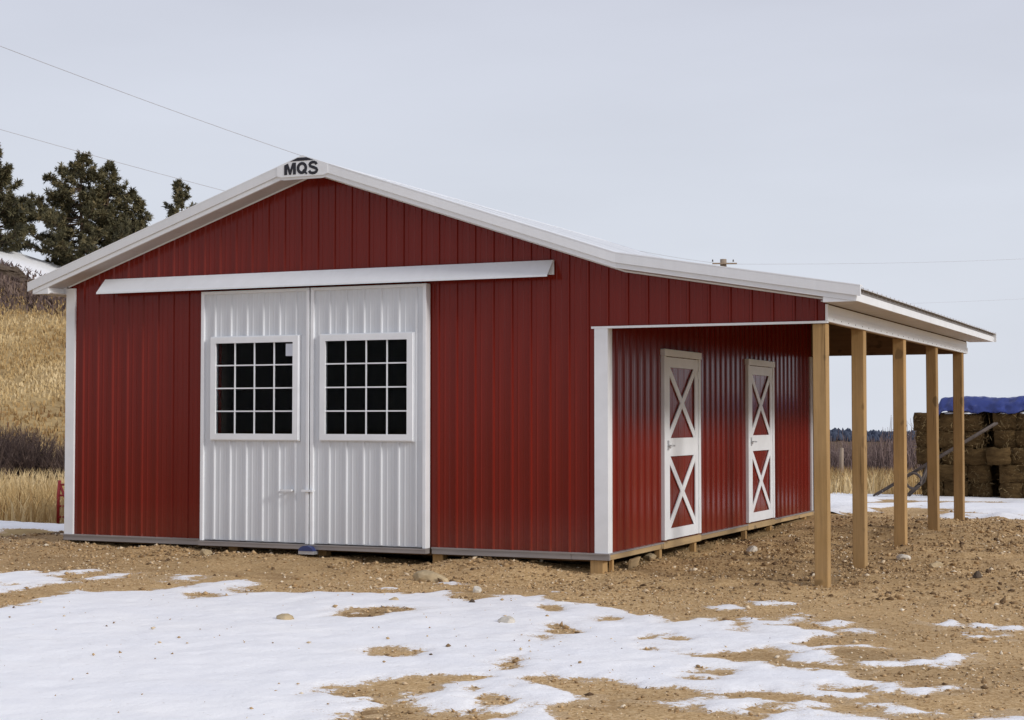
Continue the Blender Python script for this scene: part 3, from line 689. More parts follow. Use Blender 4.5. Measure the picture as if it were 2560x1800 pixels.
# ---- sliding doors
def sliding_door(x0, x1, wx0, wx1, handle_x, sticker):
    d = empty("sliding_door"); d.parent = barn
    Y0, YF = -.100, -.130          # sheet plane, frame face
    z0, z1 = -.015, 2.985
    wz0, wz1 = 1.20, 2.425
    st = .045
    # core round the window opening
    boxes("door_core", [(x0 + .01, x1 - .01, -.098, -.03, z0 + .01, wz0 + .03), (x0 + .01, x1 - .01, -.098, -.03, wz1 - .03, z1 - .02),
                        (x0 + .01, wx0 + .03, -.098, -.03, wz0 + .031, wz1 - .031), (wx1 - .03, x1 - .01, -.098, -.03, wz0 + .031, wz1 - .031)], M.whitedoor, d)
    def strip(a, b, za, zb_):
        sheet("siding_panel", profile(a, b, PHX), lambda s: za, lambda s: zb_, lambda s, h, z: (s, Y0 - h, z), M.whitedoor, d)
    strip(x0 + st, x1 - st, z0 + .02, wz0); strip(x0 + st, x1 - st, wz1, z1 - .02)
    strip(x0 + st, wx0 + .02, wz0, wz1); strip(wx1 - .02, x1 - st, wz0, wz1)
    for a in (x0, x1 - st):
        box("stile", a, a + st, YF, -.02, z0, z1, M.whitetrim, d, .004)
    box("top_rail", x0 + st, x1 - st, YF + .004, -.03, z1 - .035, z1 - .002, M.whitetrim, d)
    br = box("bottom_rail", x0 - .004, x1 + .004, -.142, -.04, -.072, -.017, M.galv, d)
    box("rail_lip", x0 - .006, x1 + .006, -.148, -.03, -.030, -.0165, M.galv, br)
    # window: frame, sixteen panes, glazing bars
    fr = .072; yw = -.150
    boxes("window_frame", [(wx0, wx1, yw, Y0 + .005, wz0, wz0 + fr), (wx0, wx1, yw, Y0 + .005, wz1 - fr, wz1),
                           (wx0, wx0 + fr, yw, Y0 + .005, wz0 + fr, wz1 - fr), (wx1 - fr, wx1, yw, Y0 + .005, wz0 + fr, wz1 - fr),
                           (wx0 - .012, wx1 + .012, yw + .02, Y0 - .004, wz0 - .012, wz0), (wx0 - .012, wx1 + .012, yw + .02, Y0 - .004, wz1, wz1 + .012),
                           (wx0 - .012, wx0, yw + .02, Y0 - .004, wz0, wz1), (wx1, wx1 + .012, yw + .02, Y0 - .004, wz0, wz1)], M.whitetrim, d)
    gx0, gx1, gz0, gz1 = wx0 + fr, wx1 - fr, wz0 + fr, wz1 - fr
    bw = .0155
    pw = (gx1 - gx0 - 3 * bw) / 4; ph = (gz1 - gz0 - 3 * bw) / 4
    for i in range(1, 4):
        xx = gx0 + i * pw + (i - 1) * bw
        box("glazing_bar", xx, xx + bw, -.134, -.114, gz0, gz1, M.whitetrim, d)
        zz = gz0 + i * ph + (i - 1) * bw
        box("glazing_bar", gx0, gx1, -.132, -.116, zz, zz + bw, M.whitetrim, d)
    pane_me = None
    for i in range(4):
        for j in range(4):
            xx = gx0 + i * (pw + bw); zz = gz0 + j * (ph + bw)
            if pane_me is None:
                o = box("pane", 0, pw, -.124, -.120, 0, ph, M.glass, d); pane_me = o.data
            else:
                o = link("pane", pane_me, None, d)
            o.location = (xx, 0, zz)
    if sticker:
        box("sticker", gx1 - .108, gx1 - .004, -.1275, -.1255, gz1 - .165, gz1 - .02, M.paper, d)
    h0 = handle_x
    boxes("handle", [(h0, h0 + .15, -.166, -.146, .598, .622), (h0 + .008, h0 + .03, -.147, -.10, .600, .620), (h0 + .12, h0 + .142, -.147, -.10, .600, .620)], M.white, d)
    return d
sliding_door(-5.195, -3.672, -5.04, -3.811, -4.035, True)
sd2 = sliding_door(-3.655, -2.130, -3.514, -2.294, -3.745, False)
box("meeting_strip", -3.700, -3.664, -.142, -.131, -.01, 2.96, M.whitetrim, sd2, .003)
# centre guide under the doors
gd = boxes("door_guide", [(-3.76, -3.55, -.20, -.10, -.125, -.088)], M.steel, barn)
V, F = [], []
n_ = 12
for yy in (-.215, -.095):
    V += [(-3.655 + .098 * math.cos(math.pi * k / n_), yy, -.087 + .062 * math.sin(math.pi * k / n_)) for k in range(n_ + 1)]
F = [tuple(range(n_, -1, -1)), tuple(range(n_ + 1, 2 * n_ + 2))] + [(k, k + 1, k + 2 + n_, k + 1 + n_) for k in range(n_)]
mesh("guide_cap", V, F, M.blue, gd)

# ---- cover over the sliding-door track: sloping hood with an open end
def hood(a, b):
    th = .004
    def poly(y0, z0, y1, z1): return (y0, z0, y1, z1)
    pts = [(-.022, 3.035), (-.022, 3.192), (-.050, 3.194), (-.222, 3.018), (-.224, 2.998), (-.220, 2.998), (-.217, 3.016), (-.048, 3.188), (-.028, 3.186), (-.028, 3.035)]
    o = prism_yz("track_cover", pts, a, b, M.white, barn)
    box("track_rail", a + .05, b - .05, -.125, -.065, 3.03, 3.10, M.steel, o)
hood(-6.70, -.600)

# ---- cross-buck walk doors in the side wall
def walk_door(y0, y1):
    d = empty("walk_door"); d.parent = barn
    z0, z1 = .012, 2.268; c = .075
    box("casing", .0, .052, y0, y0 + c, z0, z1 - .075, M.whitetrim, d, .004)
    box("casing", .0, .052, y1 - c, y1, z0, z1 - .075, M.whitetrim, d, .004)
    box("head_casing", .0, .062, y0 - .01, y1 + .01, z1 - .073, z1 + .01, M.whitetrim, d, .004)
    a, b = y0 + c + .008, y1 - c - .03
    box("jamb", .0, .036, b + .004, y1 - c - .002, z0, z1 - .078, M.whitetrim, d)
    sheet("siding_panel", profile(a, b, .10), lambda s: z0, lambda s: z1 - .08, lambda s, h, z: (.0225 + h * .25, s, z), M.red, d)
    s_ = .115; xs0, xs1 = .030, .048
    box("stile", xs0, xs1, a, a + s_, z0 + .004, z1 - .084, M.whitetrim, d, .003)
    box("stile", xs0, xs1, b - s_, b, z0 + .004, z1 - .084, M.whitetrim, d, .003)
    zr = [(z0 + .004, .142), (1.0, 1.217), (2.064, z1 - .084)]
    for (p_, q) in zr:
        box("rail", xs0, xs1 - .002, a + s_, b - s_, p_, q, M.whitetrim, d)
    def brace(ya, za, yb, zb_, k):
        L = math.hypot(yb - ya, zb_ - za); ny, nz = -(zb_ - za) / L * .044, (yb - ya) / L * .044
        # clip against the opening so that the ends butt against stiles and rails
        prism_yz("brace", [(ya - ny, za - nz), (yb - ny, zb_ - nz), (yb + ny, zb_ + nz), (ya + ny, za + nz)], xs0 + .001, xs1 - .005 - k * .003, M.whitetrim, d)
    for lo, hi in ((.142, 1.0), (1.217, 2.064)):
        ya, yb = a + s_ - .012, b - s_ + .012
        brace(ya, lo + .012, yb, hi - .012, 0); brace(ya, hi - .012, yb, lo + .012, 1)
    V1 = boxv(.048, .056, a + .02, a + .07, 1.075, 1.19)
    h = mesh("lock_plate", V1, BOXF, M.steel, d)
    tube("lever", [(.056, a + .045, 1.13), (.09, a + .045, 1.13), (.096, a + .06, 1.13), (.096, a + .15, 1.127)], .010, M.steel, h)
    for zz in (.35, 1.12, 1.95):
        box("hinge", .048, .060, b - .02, b + .026, zz, zz + .09, M.whitetrim, d)
walk_door(*D1); walk_door(*D2)

# ---- lean-to posts, beam, rafters
POSTY = [0.0, 1.76, 4.10, 6.46, 8.66]
post_mats = M.wood
for i, yy in enumerate(POSTY):
    g = float(height(2.35, yy))
    o = box("post", -.07, .07, 0, .14, g - .35, ZB + (-.016 if i == 0 else .02), M.wood, barn, .006)
    o.location = (2.343, yy + .002, 0)
    o.rotation_euler = (random.uniform(-.002, .002), random.uniform(-.003, .003), random.uniform(-.03, .03))
box("beam", 2.275, XP - .026, .062, YB - .07, ZB + .021, 2.60, M.woody, barn)
bl = box("beam_cladding", XP - .025, XP + .014, .013, YB + .01, ZB + .004, 2.533, M.white, barn)
box("beam_cladding", XP - .025, XP + .002, .013, YB + .01, 2.537, 2.618, M.white, barn)
V, F = [], []
for k in range(26):
    n0 = len(V); V += boxv(XP + .014, XP + .017, .22 + k * .34, .232 + k * .34, 2.466, 2.478); F += [tuple(i + n0 for i in f) for f in BOXF]
mesh("screw_row", V, F, M.dark, bl)
for yy in [q + .07 for q in POSTY[1:4]] + [.9, 2.9, 5.3, 7.6]:
    prism_xz("rafter", [(.03, rtop(.03) - .24), (.233, rtop(.233) - .24), (2.40, rtop(2.40) - .215), (2.40, rtop(2.40) - .085), (.233, rtop(.233) - .085), (.03, rtop(.03) - .085)], yy - .02, yy + .02, M.woodx, barn)

# ================================================================ THE ROOF
YF_, YR_ = -.300, YB + .26
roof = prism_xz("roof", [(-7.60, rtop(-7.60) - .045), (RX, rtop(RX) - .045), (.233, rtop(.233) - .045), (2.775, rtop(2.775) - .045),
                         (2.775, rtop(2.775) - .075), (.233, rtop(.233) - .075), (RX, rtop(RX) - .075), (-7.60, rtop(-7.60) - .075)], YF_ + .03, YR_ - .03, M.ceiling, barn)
cr_ = cuts(YF_ - .02, YR_, .06, 4 * RIB)
for (a, b) in ((-7.69, RX), (RX, .30), (.20, 2.83)):
    lean = a > .1
    def zz_(x, lean=lean):
        if lean: return 4.514 - .3333 * (.233 - RX) - .1677 * (x - .233)
        return 4.514 - .3333 * abs(x - RX)
    for i in range(len(cr_) - 1):
        pr = profile(cr_[i], cr_[i + 1], .06)
        V, F = [], []
        dz = -.036 + (.004 if (not lean) else 0) + .0012 * (i % 2)
        for s, h in pr:
            V.append((a, s, zz_(a) + dz + h)); V.append((b, s, zz_(b) + dz + h))
        F = [(2 * k, 2 * k + 1, 2 * k + 3, 2 * k + 2) for k in range(len(pr) - 1)]
        mesh("roof_panel", V, F, M.white, roof)
prism_xz("ridge_cap", [(RX - .16, rtop(RX - .16) - .010), (RX, rtop(RX) - .004), (RX + .16, rtop(RX + .16) - .010), (RX + .16, rtop(RX + .16) - .014), (RX, rtop(RX) - .010), (RX - .16, rtop(RX - .16) - .014)], YF_ - .03, YR_, M.white, roof)
# rake trims front and rear: broad upper band, narrow lower band, top flange
def band(name, a, b, d0, d1, y0, y1, mat=None):
    prism_xz(name, [(a, rtop(a) - d1), (b, rtop(b) - d1), (b, rtop(b) - d0), (a, rtop(a) - d0)], y0, y1, mat or M.white, roof)
for a, b in ((-7.69, RX - .345), (RX + .345, .233), (.233, 2.835)):
    band("rake_trim", a, b, .012, .113, -.336, -.300)
    band("rake_flange", a, b, .0, .0115, -.338, -.215)
for a, b in ((-7.62, RX - .300), (RX + .300, .233), (.233, 2.79)):
    band("rake_fascia", a, b, .114, .168, -.318, -.290)
# peak plate with its flat lower edge
pk = prism_xz("peak_plate", [(RX - .345, rtop(RX - .345)), (RX - .345, rtop(RX - .345) - .113), (RX - .285, 4.268), (RX + .285, 4.268), (RX + .345, rtop(RX + .345) - .113), (RX + .345, rtop(RX + .345)), (RX, rtop(RX) + .001)], -.340, -.300, M.white, roof)
prism_xz("peak_fascia", [(RX - .2995, rtop(RX - .30) - .168), (RX - .27, 4.238), (RX + .27, 4.238), (RX + .2995, rtop(RX + .30) - .168), (RX + .2995, 4.272), (RX - .2995, 4.272)], -.322, -.295, M.white, roof)
# soffit under the front overhang, in short panels
def soff(a, b):
    k = max(1, round((b - a) / .61))
    for i in range(k):
        p_, q = a + (b - a) * i / k + .0025, a + (b - a) * (i + 1) / k - .0025
        prism_xz("soffit_panel", [(p_, rtop(p_) - .168), (q, rtop(q) - .168), (q, rtop(q) - .158), (p_, rtop(p_) - .158)], -.289, -.002, M.soffit, roof)
soff(XL - .1, RX); soff(RX, .233); soff(.233, XP + .03)
# eaves
box("eave_fascia", -7.625, -7.605, -.288, YR_, 3.024, 3.145, M.white, roof)
box("eave_soffit", -7.604, XL - .031, -.288, YR_, 3.024, 3.034, M.soffit, roof)
prism_xz("eave_return", [(-7.622, 3.020), (XL - .10, 3.020), (XL - .10, rtop(XL - .10) - .1695), (-7.622, rtop(-7.622) - .1695)], -.312, -.289, M.white, roof)
box("eave_return_side", XL - .10, XL - .085, -.311, -.002, 3.020, 3.10, M.white, roof)
box("eave_filler", XL - .084, XL - .0305, -.022, -.003, 3.035, 3.15, M.white, roof)
box("eave_fascia", 2.768, 2.790, -.290, YR_, 2.628, 2.706, M.whitetrim, roof)
box("closure_strip", 2.765, 2.782, -.289, YR_ - .005, 2.7065, 2.757, M.closure, roof)
ks = int((YR_ + .28) / .61)
for i in range(ks):
    a, b = -.288 + (YR_ + .288) * i / ks, -.288 + (YR_ + .288) * (i + 1) / ks
    box("eave_soffit", XP + .003, 2.767, a + .002, b - .002, 2.630, 2.640, M.soffit, roof)
prism_xz("eave_return", [(XP + .03, 2.622), (2.786, 2.622), (2.786, rtop(2.786) - .1695), (XP + .03, rtop(XP + .03) - .1695)], -.312, -.2905, M.white, roof)
band("rake_trim", -7.69, RX, .012, .16, YR_ - .01, YR_ + .02); band("rake_trim", RX, .233, .012, .16, YR_ - .01, YR_ + .02); band("rake_trim", .233, 2.83, .012, .16, YR_ - .01, YR_ + .02)

# ---- lettering on the peak plate
def flat(name, polys, y, th=.003):
    """polys: list of quads/polygons in (x,z)"""
    V, F = [], []
    for P in polys:
        n0 = len(V); n = len(P)
        V += [(x, y, z) for x, z in P] + [(x, y - th, z) for x, z in P]
        F += [tuple(n0 + i for i in range(n)), tuple(n0 + 2 * n - 1 - i for i in range(n))]
        F += [(n0 + i, n0 + (i + 1) % n, n0 + (i + 1) % n + n, n0 + i + n) for i in range(n)]
    return mesh(name, V, F, M.ink, pk)
LZ, LH = 4.294, .136
def strokes(pts, w, x0, sx, closed=False):
    """one band of constant width along a polyline, as end-to-end quads"""
    n = len(pts); Lp, Rp = [], []
    for k in range(n):
        if closed: a, b = pts[(k - 1) % (n - 1)], pts[(k + 1) % (n - 1)]
        else: a, b = pts[max(k - 1, 0)], pts[min(k + 1, n - 1)]
        L = math.hypot(b[0] - a[0], b[1] - a[1]) + 1e-9
        nx, nz = -(b[1] - a[1]) / L * w / 2, (b[0] - a[0]) / L * w / 2
        Lp.append((x0 + (pts[k][0] + nx) * sx, LZ + (pts[k][1] + nz) * LH)); Rp.append((x0 + (pts[k][0] - nx) * sx, LZ + (pts[k][1] - nz) * LH))
    return [[Lp[k], Rp[k], Rp[k + 1], Lp[k + 1]] for k in range(n - 1)]
def P_(x0, sx, l): return [(x0 + x * sx, LZ + z * LH) for x, z in l]
xm = -3.886; sm = .146
flat("letter", [P_(xm, sm, [(-.02, 0), (.26, 0), (.26, .56), (.44, 0), (.62, 0), (.80, .58), (.80, 0), (1.07, 0), (1.07, 1.02), (.74, 1.02), (.535, .42), (.33, .99), (-.02, .84)])], -.3405)
xq = -3.716; sq = .148
ring = [(.46 + .355 * math.cos(t), .51 + .40 * math.sin(t)) for t in [2 * math.pi * k / 28 for k in range(29)]]
flat("letter", strokes(ring, .25, xq, sq, True), -.3405)
flat("letter_tail", [P_(xq, sq, [(.50, .28), (.62, .42), (.98, .04), (.86, -.07)])], -.3412)
xs_ = -3.567; ss = .142
S = [(.82, .74), (.74, .88), (.58, .95), (.40, .95), (.24, .88), (.17, .75), (.22, .63), (.40, .55), (.62, .47), (.80, .38), (.86, .25), (.80, .12), (.64, .03), (.42, .02), (.22, .08), (.12, .24)]
flat("letter", strokes(S, .25, xs_, ss), -.3405)
flat("roof_mark", [[(RX - .160, 4.450), (RX - .135, 4.450), (RX - .065, 4.486), (RX - .05, 4.490)] and [(RX - .160, 4.449), (RX + .158, 4.449), (RX + .060, 4.487), (RX - .060, 4.487)]], -.3405)

# ================================================================ LOOSE THINGS IN THE YARD
def rock(loc, size, mat, label, seed, name="rock", cat="rock", sub=2):
    rnd = random.Random(seed)
    bm = bmesh.new(); bmesh.ops.create_icosphere(bm, subdivisions=sub, radius=1)
    planes = [(Vector((rnd.gauss(0, 1), rnd.gauss(0, 1), rnd.gauss(0, 1))).normalized(), rnd.uniform(.55, .95)) for _ in range(9)]
    for v in bm.verts:
        for nrm, d in planes:
            k = v.co.dot(nrm)
            if k > d: v.co -= nrm * (k - d)
        if sub > 2: v.co *= 1 + .35 * float(fbm(np.array(v.co.x * 1.7 + seed), np.array(v.co.y * 1.7 + v.co.z * 2.3), seed, 4))
        v.co *= 1 + rnd.uniform(-.05, .05) * (1 if sub < 3 else .4)
        v.co.x *= size[0]; v.co.y *= size[1]; v.co.z *= size[2]
    me = bpy.data.meshes.new(name); bm.to_mesh(me); bm.free()
    o = link(name, me, mat)
    z = float(full_height(loc[0], loc[1]))
    o.location = (loc[0], loc[1], z + size[2] * .35); o.rotation_euler = (rnd.uniform(-.15, .15), rnd.uniform(-.2, .2), rnd.uniform(0, 3))
    tag(o, label, cat, "rocks lying in the yard")
    return o
r1 = rock((-1.51, -1.2), (.20, .13, .085), M.rock, "largest tan rock in front of the right-hand red wall", 1)
r1.rotation_euler = (.1, .22, .3)
rock((-1.08, -4.72), (.085, .07, .05), M.rock, "small brown stone half buried in the middle of the snow", 2)
rock((.67, -4.07), (.085, .06, .055), M.palerock, "pale grey stone sitting on the snow in front of the barn corner", 3)
rock((3.75, .93), (.055, .05, .055), M.darkrock, "single dark clod on bare dirt right of the posts", 4)
rock((-4.89, -.43), (.10, .08, .075), M.rock, "tan rock against the left end of the sliding doors", 5)
rock((-.58, -2.03), (.06, .05, .05), M.palerock, "pale stone at the snow edge in front of the red wall", 6)
rock((.69, 3.26), (.085, .07, .06), M.palerock, "pale blocky stone under the lean-to beyond the near side door", 7)
rock((2.64, 2.8), (.10, .08, .06), M.palerock, "grey stone in the rubble between the second and third posts", 8)
rock((3.09, 2.31), (.09, .07, .05), M.rock, "tan stone right of the second post on bare dirt", 9)
rock((-.93, -3.08), (.06, .05, .04), M.rock, "tiny tan stone on the snow near its far edge", 10)
rock((-.19, -2.94), (.045, .04, .045), M.darkrock, "tiny dark stone on the snow before the barn corner", 11)
rock((-.02, 1.45), (.11, .07, .05), M.rock, "flat tan rock under the base trim before the near side door", 12)
# wood scrap leaning under the trim by the corner
gz = float(full_height(.10, .72))
sc = prism_yz("wood_scrap", [(-.2, 0), (.12, 0), (.24, .10), (-.2, .10)], -.012, .012, M.woody)
sc.location = (.085, .62, gz + .0); sc.rotation_euler = (0, .12, .1)
tag(sc, "offcut of pale wood leaning under the barn corner", "wood scrap")

def gravel():
    rng = np.random.default_rng(3)
    n = 210000
    # more stones close to the camera and round the barn
    x = rng.uniform(-10, 8.4, n); y = -10 + 22 * rng.beta(1.15, 1.35, n)
    churn = sstep(-2.2, -.3, y) * sstep(12, 9, y)
    ok = ~((x > XL + .2) & (x < -.25) & (y > .3) & (y < YB)) & (y < 12)
    ok &= (np.abs(np.arctan2(6.32 - x, y + 16.43) - .425) < .47) & (np.hypot(x - 6.32, y + 16.43) > 5.5)
    clump = fbm(x * .9, y * .9, 61, 3)
    ok &= rng.uniform(0, 1, n) < np.clip(.45 + .9 * clump + .25 * churn, .08, 1)
    sd = snow_sd(x, y)
    ok &= (sd < .06) | (rng.uniform(0, 1, n) < .02)
    x, y, sd, churn = x[ok], y[ok], sd[ok], churn[ok]; n = len(x)
    size = np.exp(rng.normal(-4.9, .47, n)) * (1 + .32 * churn)
    big = rng.uniform(0, 1, n) < .02 + .03 * churn
    size = np.where(big, size * rng.uniform(1.8, 3.2, n), size)
    size = np.minimum(size, .045)
    z = full_height(x, y) + size * .25 + np.where(sd > .02, np.clip(sd * .16, 0, .024), 0)
    base = np.array([[1, 0, 0], [0, 1, 0], [-1, 0, 0], [0, -1, 0], [0, 0, .55], [0, 0, -.55]], float)
    tri = np.array([[0, 1, 4], [1, 2, 4], [2, 3, 4], [3, 0, 4], [1, 0, 5], [2, 1, 5], [3, 2, 5], [0, 3, 5]])
    V = base[None] * rng.uniform(.45, 1.5, (n, 6, 1)) * size[:, None, None]
    a = rng.uniform(0, 6.28, n); c, s = np.cos(a), np.sin(a)
    b = rng.normal(0, .5, n); cb, sb = np.cos(b), np.sin(b)
    X, Y, Z = V[..., 0], V[..., 1], V[..., 2]
    X, Z = X * cb[:, None] - Z * sb[:, None], X * sb[:, None] + Z * cb[:, None]
    X, Y = X * c[:, None] - Y * s[:, None], X * s[:, None] + Y * c[:, None]
    V = np.stack([X + x[:, None], Y + y[:, None], Z + z[:, None]], -1).reshape(-1, 3)
    F = (tri[None] + 6 * np.arange(n)[:, None, None]).reshape(-1, 3)
    tint = np.repeat(np.clip(rng.normal(.56, .27, n) - .14 * churn, 0, 1), 6)
    o = fast_mesh("gravel", V, F, M.gravel, None, False, {"tint": tint})
    tag(o, "loose tan gravel scattered over the bare dirt", "gravel", kind="stuff")
gravel()

# ================================================================ GRASS, BRUSH, TREES
def blades(name, x, y, h, w, label, seed, lean=.25, mat=None, tint_mu=.55):
    rng = np.random.default_rng(seed); n = len(x)
    z = full_height(x, y)
    a = rng.uniform(0, 6.28, n); dx, dy = np.cos(a) * w / 2, np.sin(a) * w / 2
    lx, ly = rng.normal(0, lean, n) * h, rng.normal(0, lean, n) * h
    b0 = np.stack([x - dx, y - dy, z - .02], -1); b1 = np.stack([x + dx, y + dy, z - .02], -1)
    m0 = np.stack([x - dx * .8 + lx * .35, y - dy * .8 + ly * .35, z + h * .6], -1); m1 = np.stack([x + dx * .8 + lx * .35, y + dy * .8 + ly * .35, z + h * .6], -1)
    t = np.stack([x + lx, y + ly, z + h], -1)
    V = np.stack([b0, b1, m0, m1, t], 1).reshape(-1, 3)
    k = 5 * np.arange(n)[:, None]
    F = np.concatenate([k + np.array([0, 1, 3]), k + np.array([0, 3, 2]), k + np.array([2, 3, 4])])
    tint = np.repeat(np.clip(tint_mu + .8 * fbm(x * .22, y * .22, seed, 4) + rng.normal(0, .15, n), 0, 1), 5)
    o = fast_mesh(name, V, F, mat or M.grass, None, False, {"tint": tint})
    tag(o, label, "grass", kind="stuff")
    return o

def st2xy(s, t):
    return 6.32 + s * -.656 + t * .755, -16.43 + s * .755 + t * .656

rng = np.random.default_rng(11)
n = 36000
s = rng.uniform(30.0, 48, n); t = rng.uniform(-9, 7.5, n); x, y = st2xy(s, t)
c = fbm(x * .8, y * .8, 71, 3); k = (rng.uniform(0, 1, n) < .6 + .8 * c) & (-(x + 8.71) * .98 + (y - 1.0) * -.22 > 1.2) & (snow_sd(x, y) < -.05)
x, y = x[k], y[k]
blades("tall_grass", x, y, rng.uniform(.28, .62, len(x)), rng.uniform(.014, .035, len(x)), "tall tan grass between the bushes and the barn on the left", 12)
n = 75000
s = 48 + 60 * rng.uniform(0, 1, n) ** 1.1; t = rng.uniform(-12, 12, n); x, y = st2xy(s, t)
c = fbm(x * .3, y * .3, 73, 3); up = sstep(83, 94, s + 4 * fbm(x * .12, y * .12, 8, 3))
k = rng.uniform(0, 1, n) < np.clip(.75 + 1.1 * c, .1, 1) * (1 - .93 * up) * (s < 104)
x, y = x[k], y[k]
blades("hill_grass", x, y, rng.uniform(.07, .22, len(x)), rng.uniform(.04, .10, len(x)), "dry golden grass covering the hillside left of the barn", 13, tint_mu=.6)
n = 16000
s = rng.uniform(80, 105, n); t = rng.uniform(-12, 12, n); x, y = st2xy(s, t)
k = rng.uniform(0, 1, n) < sstep(82, 95, s + 4 * fbm(x * .12, y * .12, 8, 3)) * np.clip(.6 + 1.3 * fbm(x * .5, y * .5, 78, 3), 0, 1)
x, y = x[k], y[k]
blades("hill_scrub", x, y, rng.uniform(.15, .5, len(x)), rng.uniform(.06, .16, len(x)), "brown low scrub along the brow of the hill", 15, mat=M.twig, tint_mu=.75, lean=.5)
n = 30000
r = rng.uniform(40, 57, n); az = rng.uniform(math.radians(-6), math.radians(20), n)
x, y = 6.32 - r * np.sin(az), -16.43 + r * np.cos(az)
k = (rng.uniform(0, 1, n) < .7 + .7 * fbm(x * .6, y * .6, 75, 3)); x, y = x[k], y[k]
blades("field_grass", x, y, rng.uniform(.35, .72, len(x)), rng.uniform(.018, .04, len(x)), "tan field grass standing behind the snow beyond the posts", 14)

def twig_mesh(seed, h, rad, stems, sides=3, thick=.012, subs=5):
    """bare many-stemmed bush as tapered twigs; returns V, F, tint"""
    rnd = random.Random(seed); V, F, T = [], [], []
    def seg(P, R, tint):
        n0 = len(V); n = len(P)
        for p_, r_ in zip(P, R):
            for q in range(sides):
                a = 2 * math.pi * q / sides
                V.append((p_[0] + r_ * math.cos(a), p_[1] + r_ * math.sin(a), p_[2]))
            T.extend([tint] * sides)
        for i in range(n - 1):
            for q in range(sides):
                q2 = (q + 1) % sides
                F.append((n0 + i * sides + q, n0 + i * sides + q2, n0 + (i + 1) * sides + q2, n0 + (i + 1) * sides + q))
    for _ in range(stems):
        a = rnd.uniform(0, 6.28); rr = rad * math.sqrt(rnd.random())
        hh = h * rnd.uniform(.55, 1.0) * (1 - .45 * (rr / rad) ** 2)
        bx, by = rr * .45 * math.cos(a), rr * .45 * math.sin(a); tx, ty = rr * math.cos(a), rr * math.sin(a)
        tint = min(1, max(0, rnd.gauss(.50, .24)))
        P = []
        for k in range(5):
            f = k / 4
            P.append((bx + (tx - bx) * f ** 1.3 + rnd.gauss(0, .03), by + (ty - by) * f ** 1.3 + rnd.gauss(0, .03), hh * f - .05))
        seg(P, [thick, thick * .85, thick * .7, thick * .5, thick * .25], tint)
        for _k in range(subs):
            f = rnd.uniform(.25, .95); i = min(3, int(f * 4)); p0 = P[i]; L = hh * rnd.uniform(.12, .3); b2 = rnd.uniform(0, 6.28)
            p1 = (p0[0] + L * .55 * math.cos(b2), p0[1] + L * .55 * math.sin(b2), p0[2] + L * rnd.uniform(.5, .95))
            seg([p0, p1], [thick * .55, thick * .2], min(1, tint + rnd.uniform(-.05, .3)))
    return V, F, T

def twig_obj(name, V, F, T, mat):
    return fast_mesh(name, np.array(V), np.array(F), mat, None, False, {"tint": T})

bush_src = []
for sd_ in range(2):
    bush_src.append(twig_mesh(100 + sd_, 1.75, 1.2, 380, 3, .014, 6))
bush_me = {}
bush_spots = [(-28.6, 19.6, 1.0, "bare grey bush at the far left edge of the thicket"), (-27.0, 20.2, .98, "bare grey bush left of the barn, at the picture's left edge"),
              (-25.9, 20.9, 1.02, "dark bare bush in the middle of the gap left of the barn"), (-26.3, 19.4, .72, "low brown bush in front of the grey bushes left of the barn"),
              (-24.7, 21.2, .86, "reddish bare bush right beside the barn's left corner"), (-23.3, 21.6, 1.0, "bare bush half hidden behind the barn's left corner"),
              (-27.6, 21.8, .95, "bare bush behind the others below the hillside")]
for i, (bx, by, sc_, lb) in enumerate(bush_spots):
    kx = i % 2
    if kx not in bush_me:
        o = twig_obj("bare_bush", *bush_src[kx], M.twig); bush_me[kx] = o.data
    else:
        o = link("bare_bush", bush_me[kx])
    o.location = (bx, by, float(height(bx, by))); o.rotation_euler = (0, 0, i * 1.7); o.scale = (sc_ * 1.1, sc_ * 1.1, sc_)
    tag(o, lb, "bush", "bare bushes below the hill")

def thicket():
    rnd = random.Random(5); V, F, T = [], [], []
    for i in range(1350):
        r_ = rnd.uniform(58, 76); az_ = math.radians(rnd.uniform(-5, 19))
        x_, y_ = 6.32 - r_ * math.sin(az_), -16.43 + r_ * math.cos(az_)
        hh = rnd.uniform(1.75, 2.35) * (1 + .16 * math.sin(x_ * .9) + .1 * math.sin(x_ * 2.3 + 1))
        v, f, t_ = twig_mesh(1000 + i, hh, .6, 7, 3, .024, 3)
        z_ = float(height(x_, y_)); n0 = len(V)
        V += [(a + x_, b + y_, c_ + z_) for a, b, c_ in v]; F += [tuple(q + n0 for q in ff) for ff in f]; T += t_
    o = fast_mesh("brush_thicket", np.array(V), np.array(F), M.fartwig, None, False, {"tint": T})
    tag(o, "mauve-brown leafless thicket across the field beyond the posts", "brush", kind="stuff")
thicket()

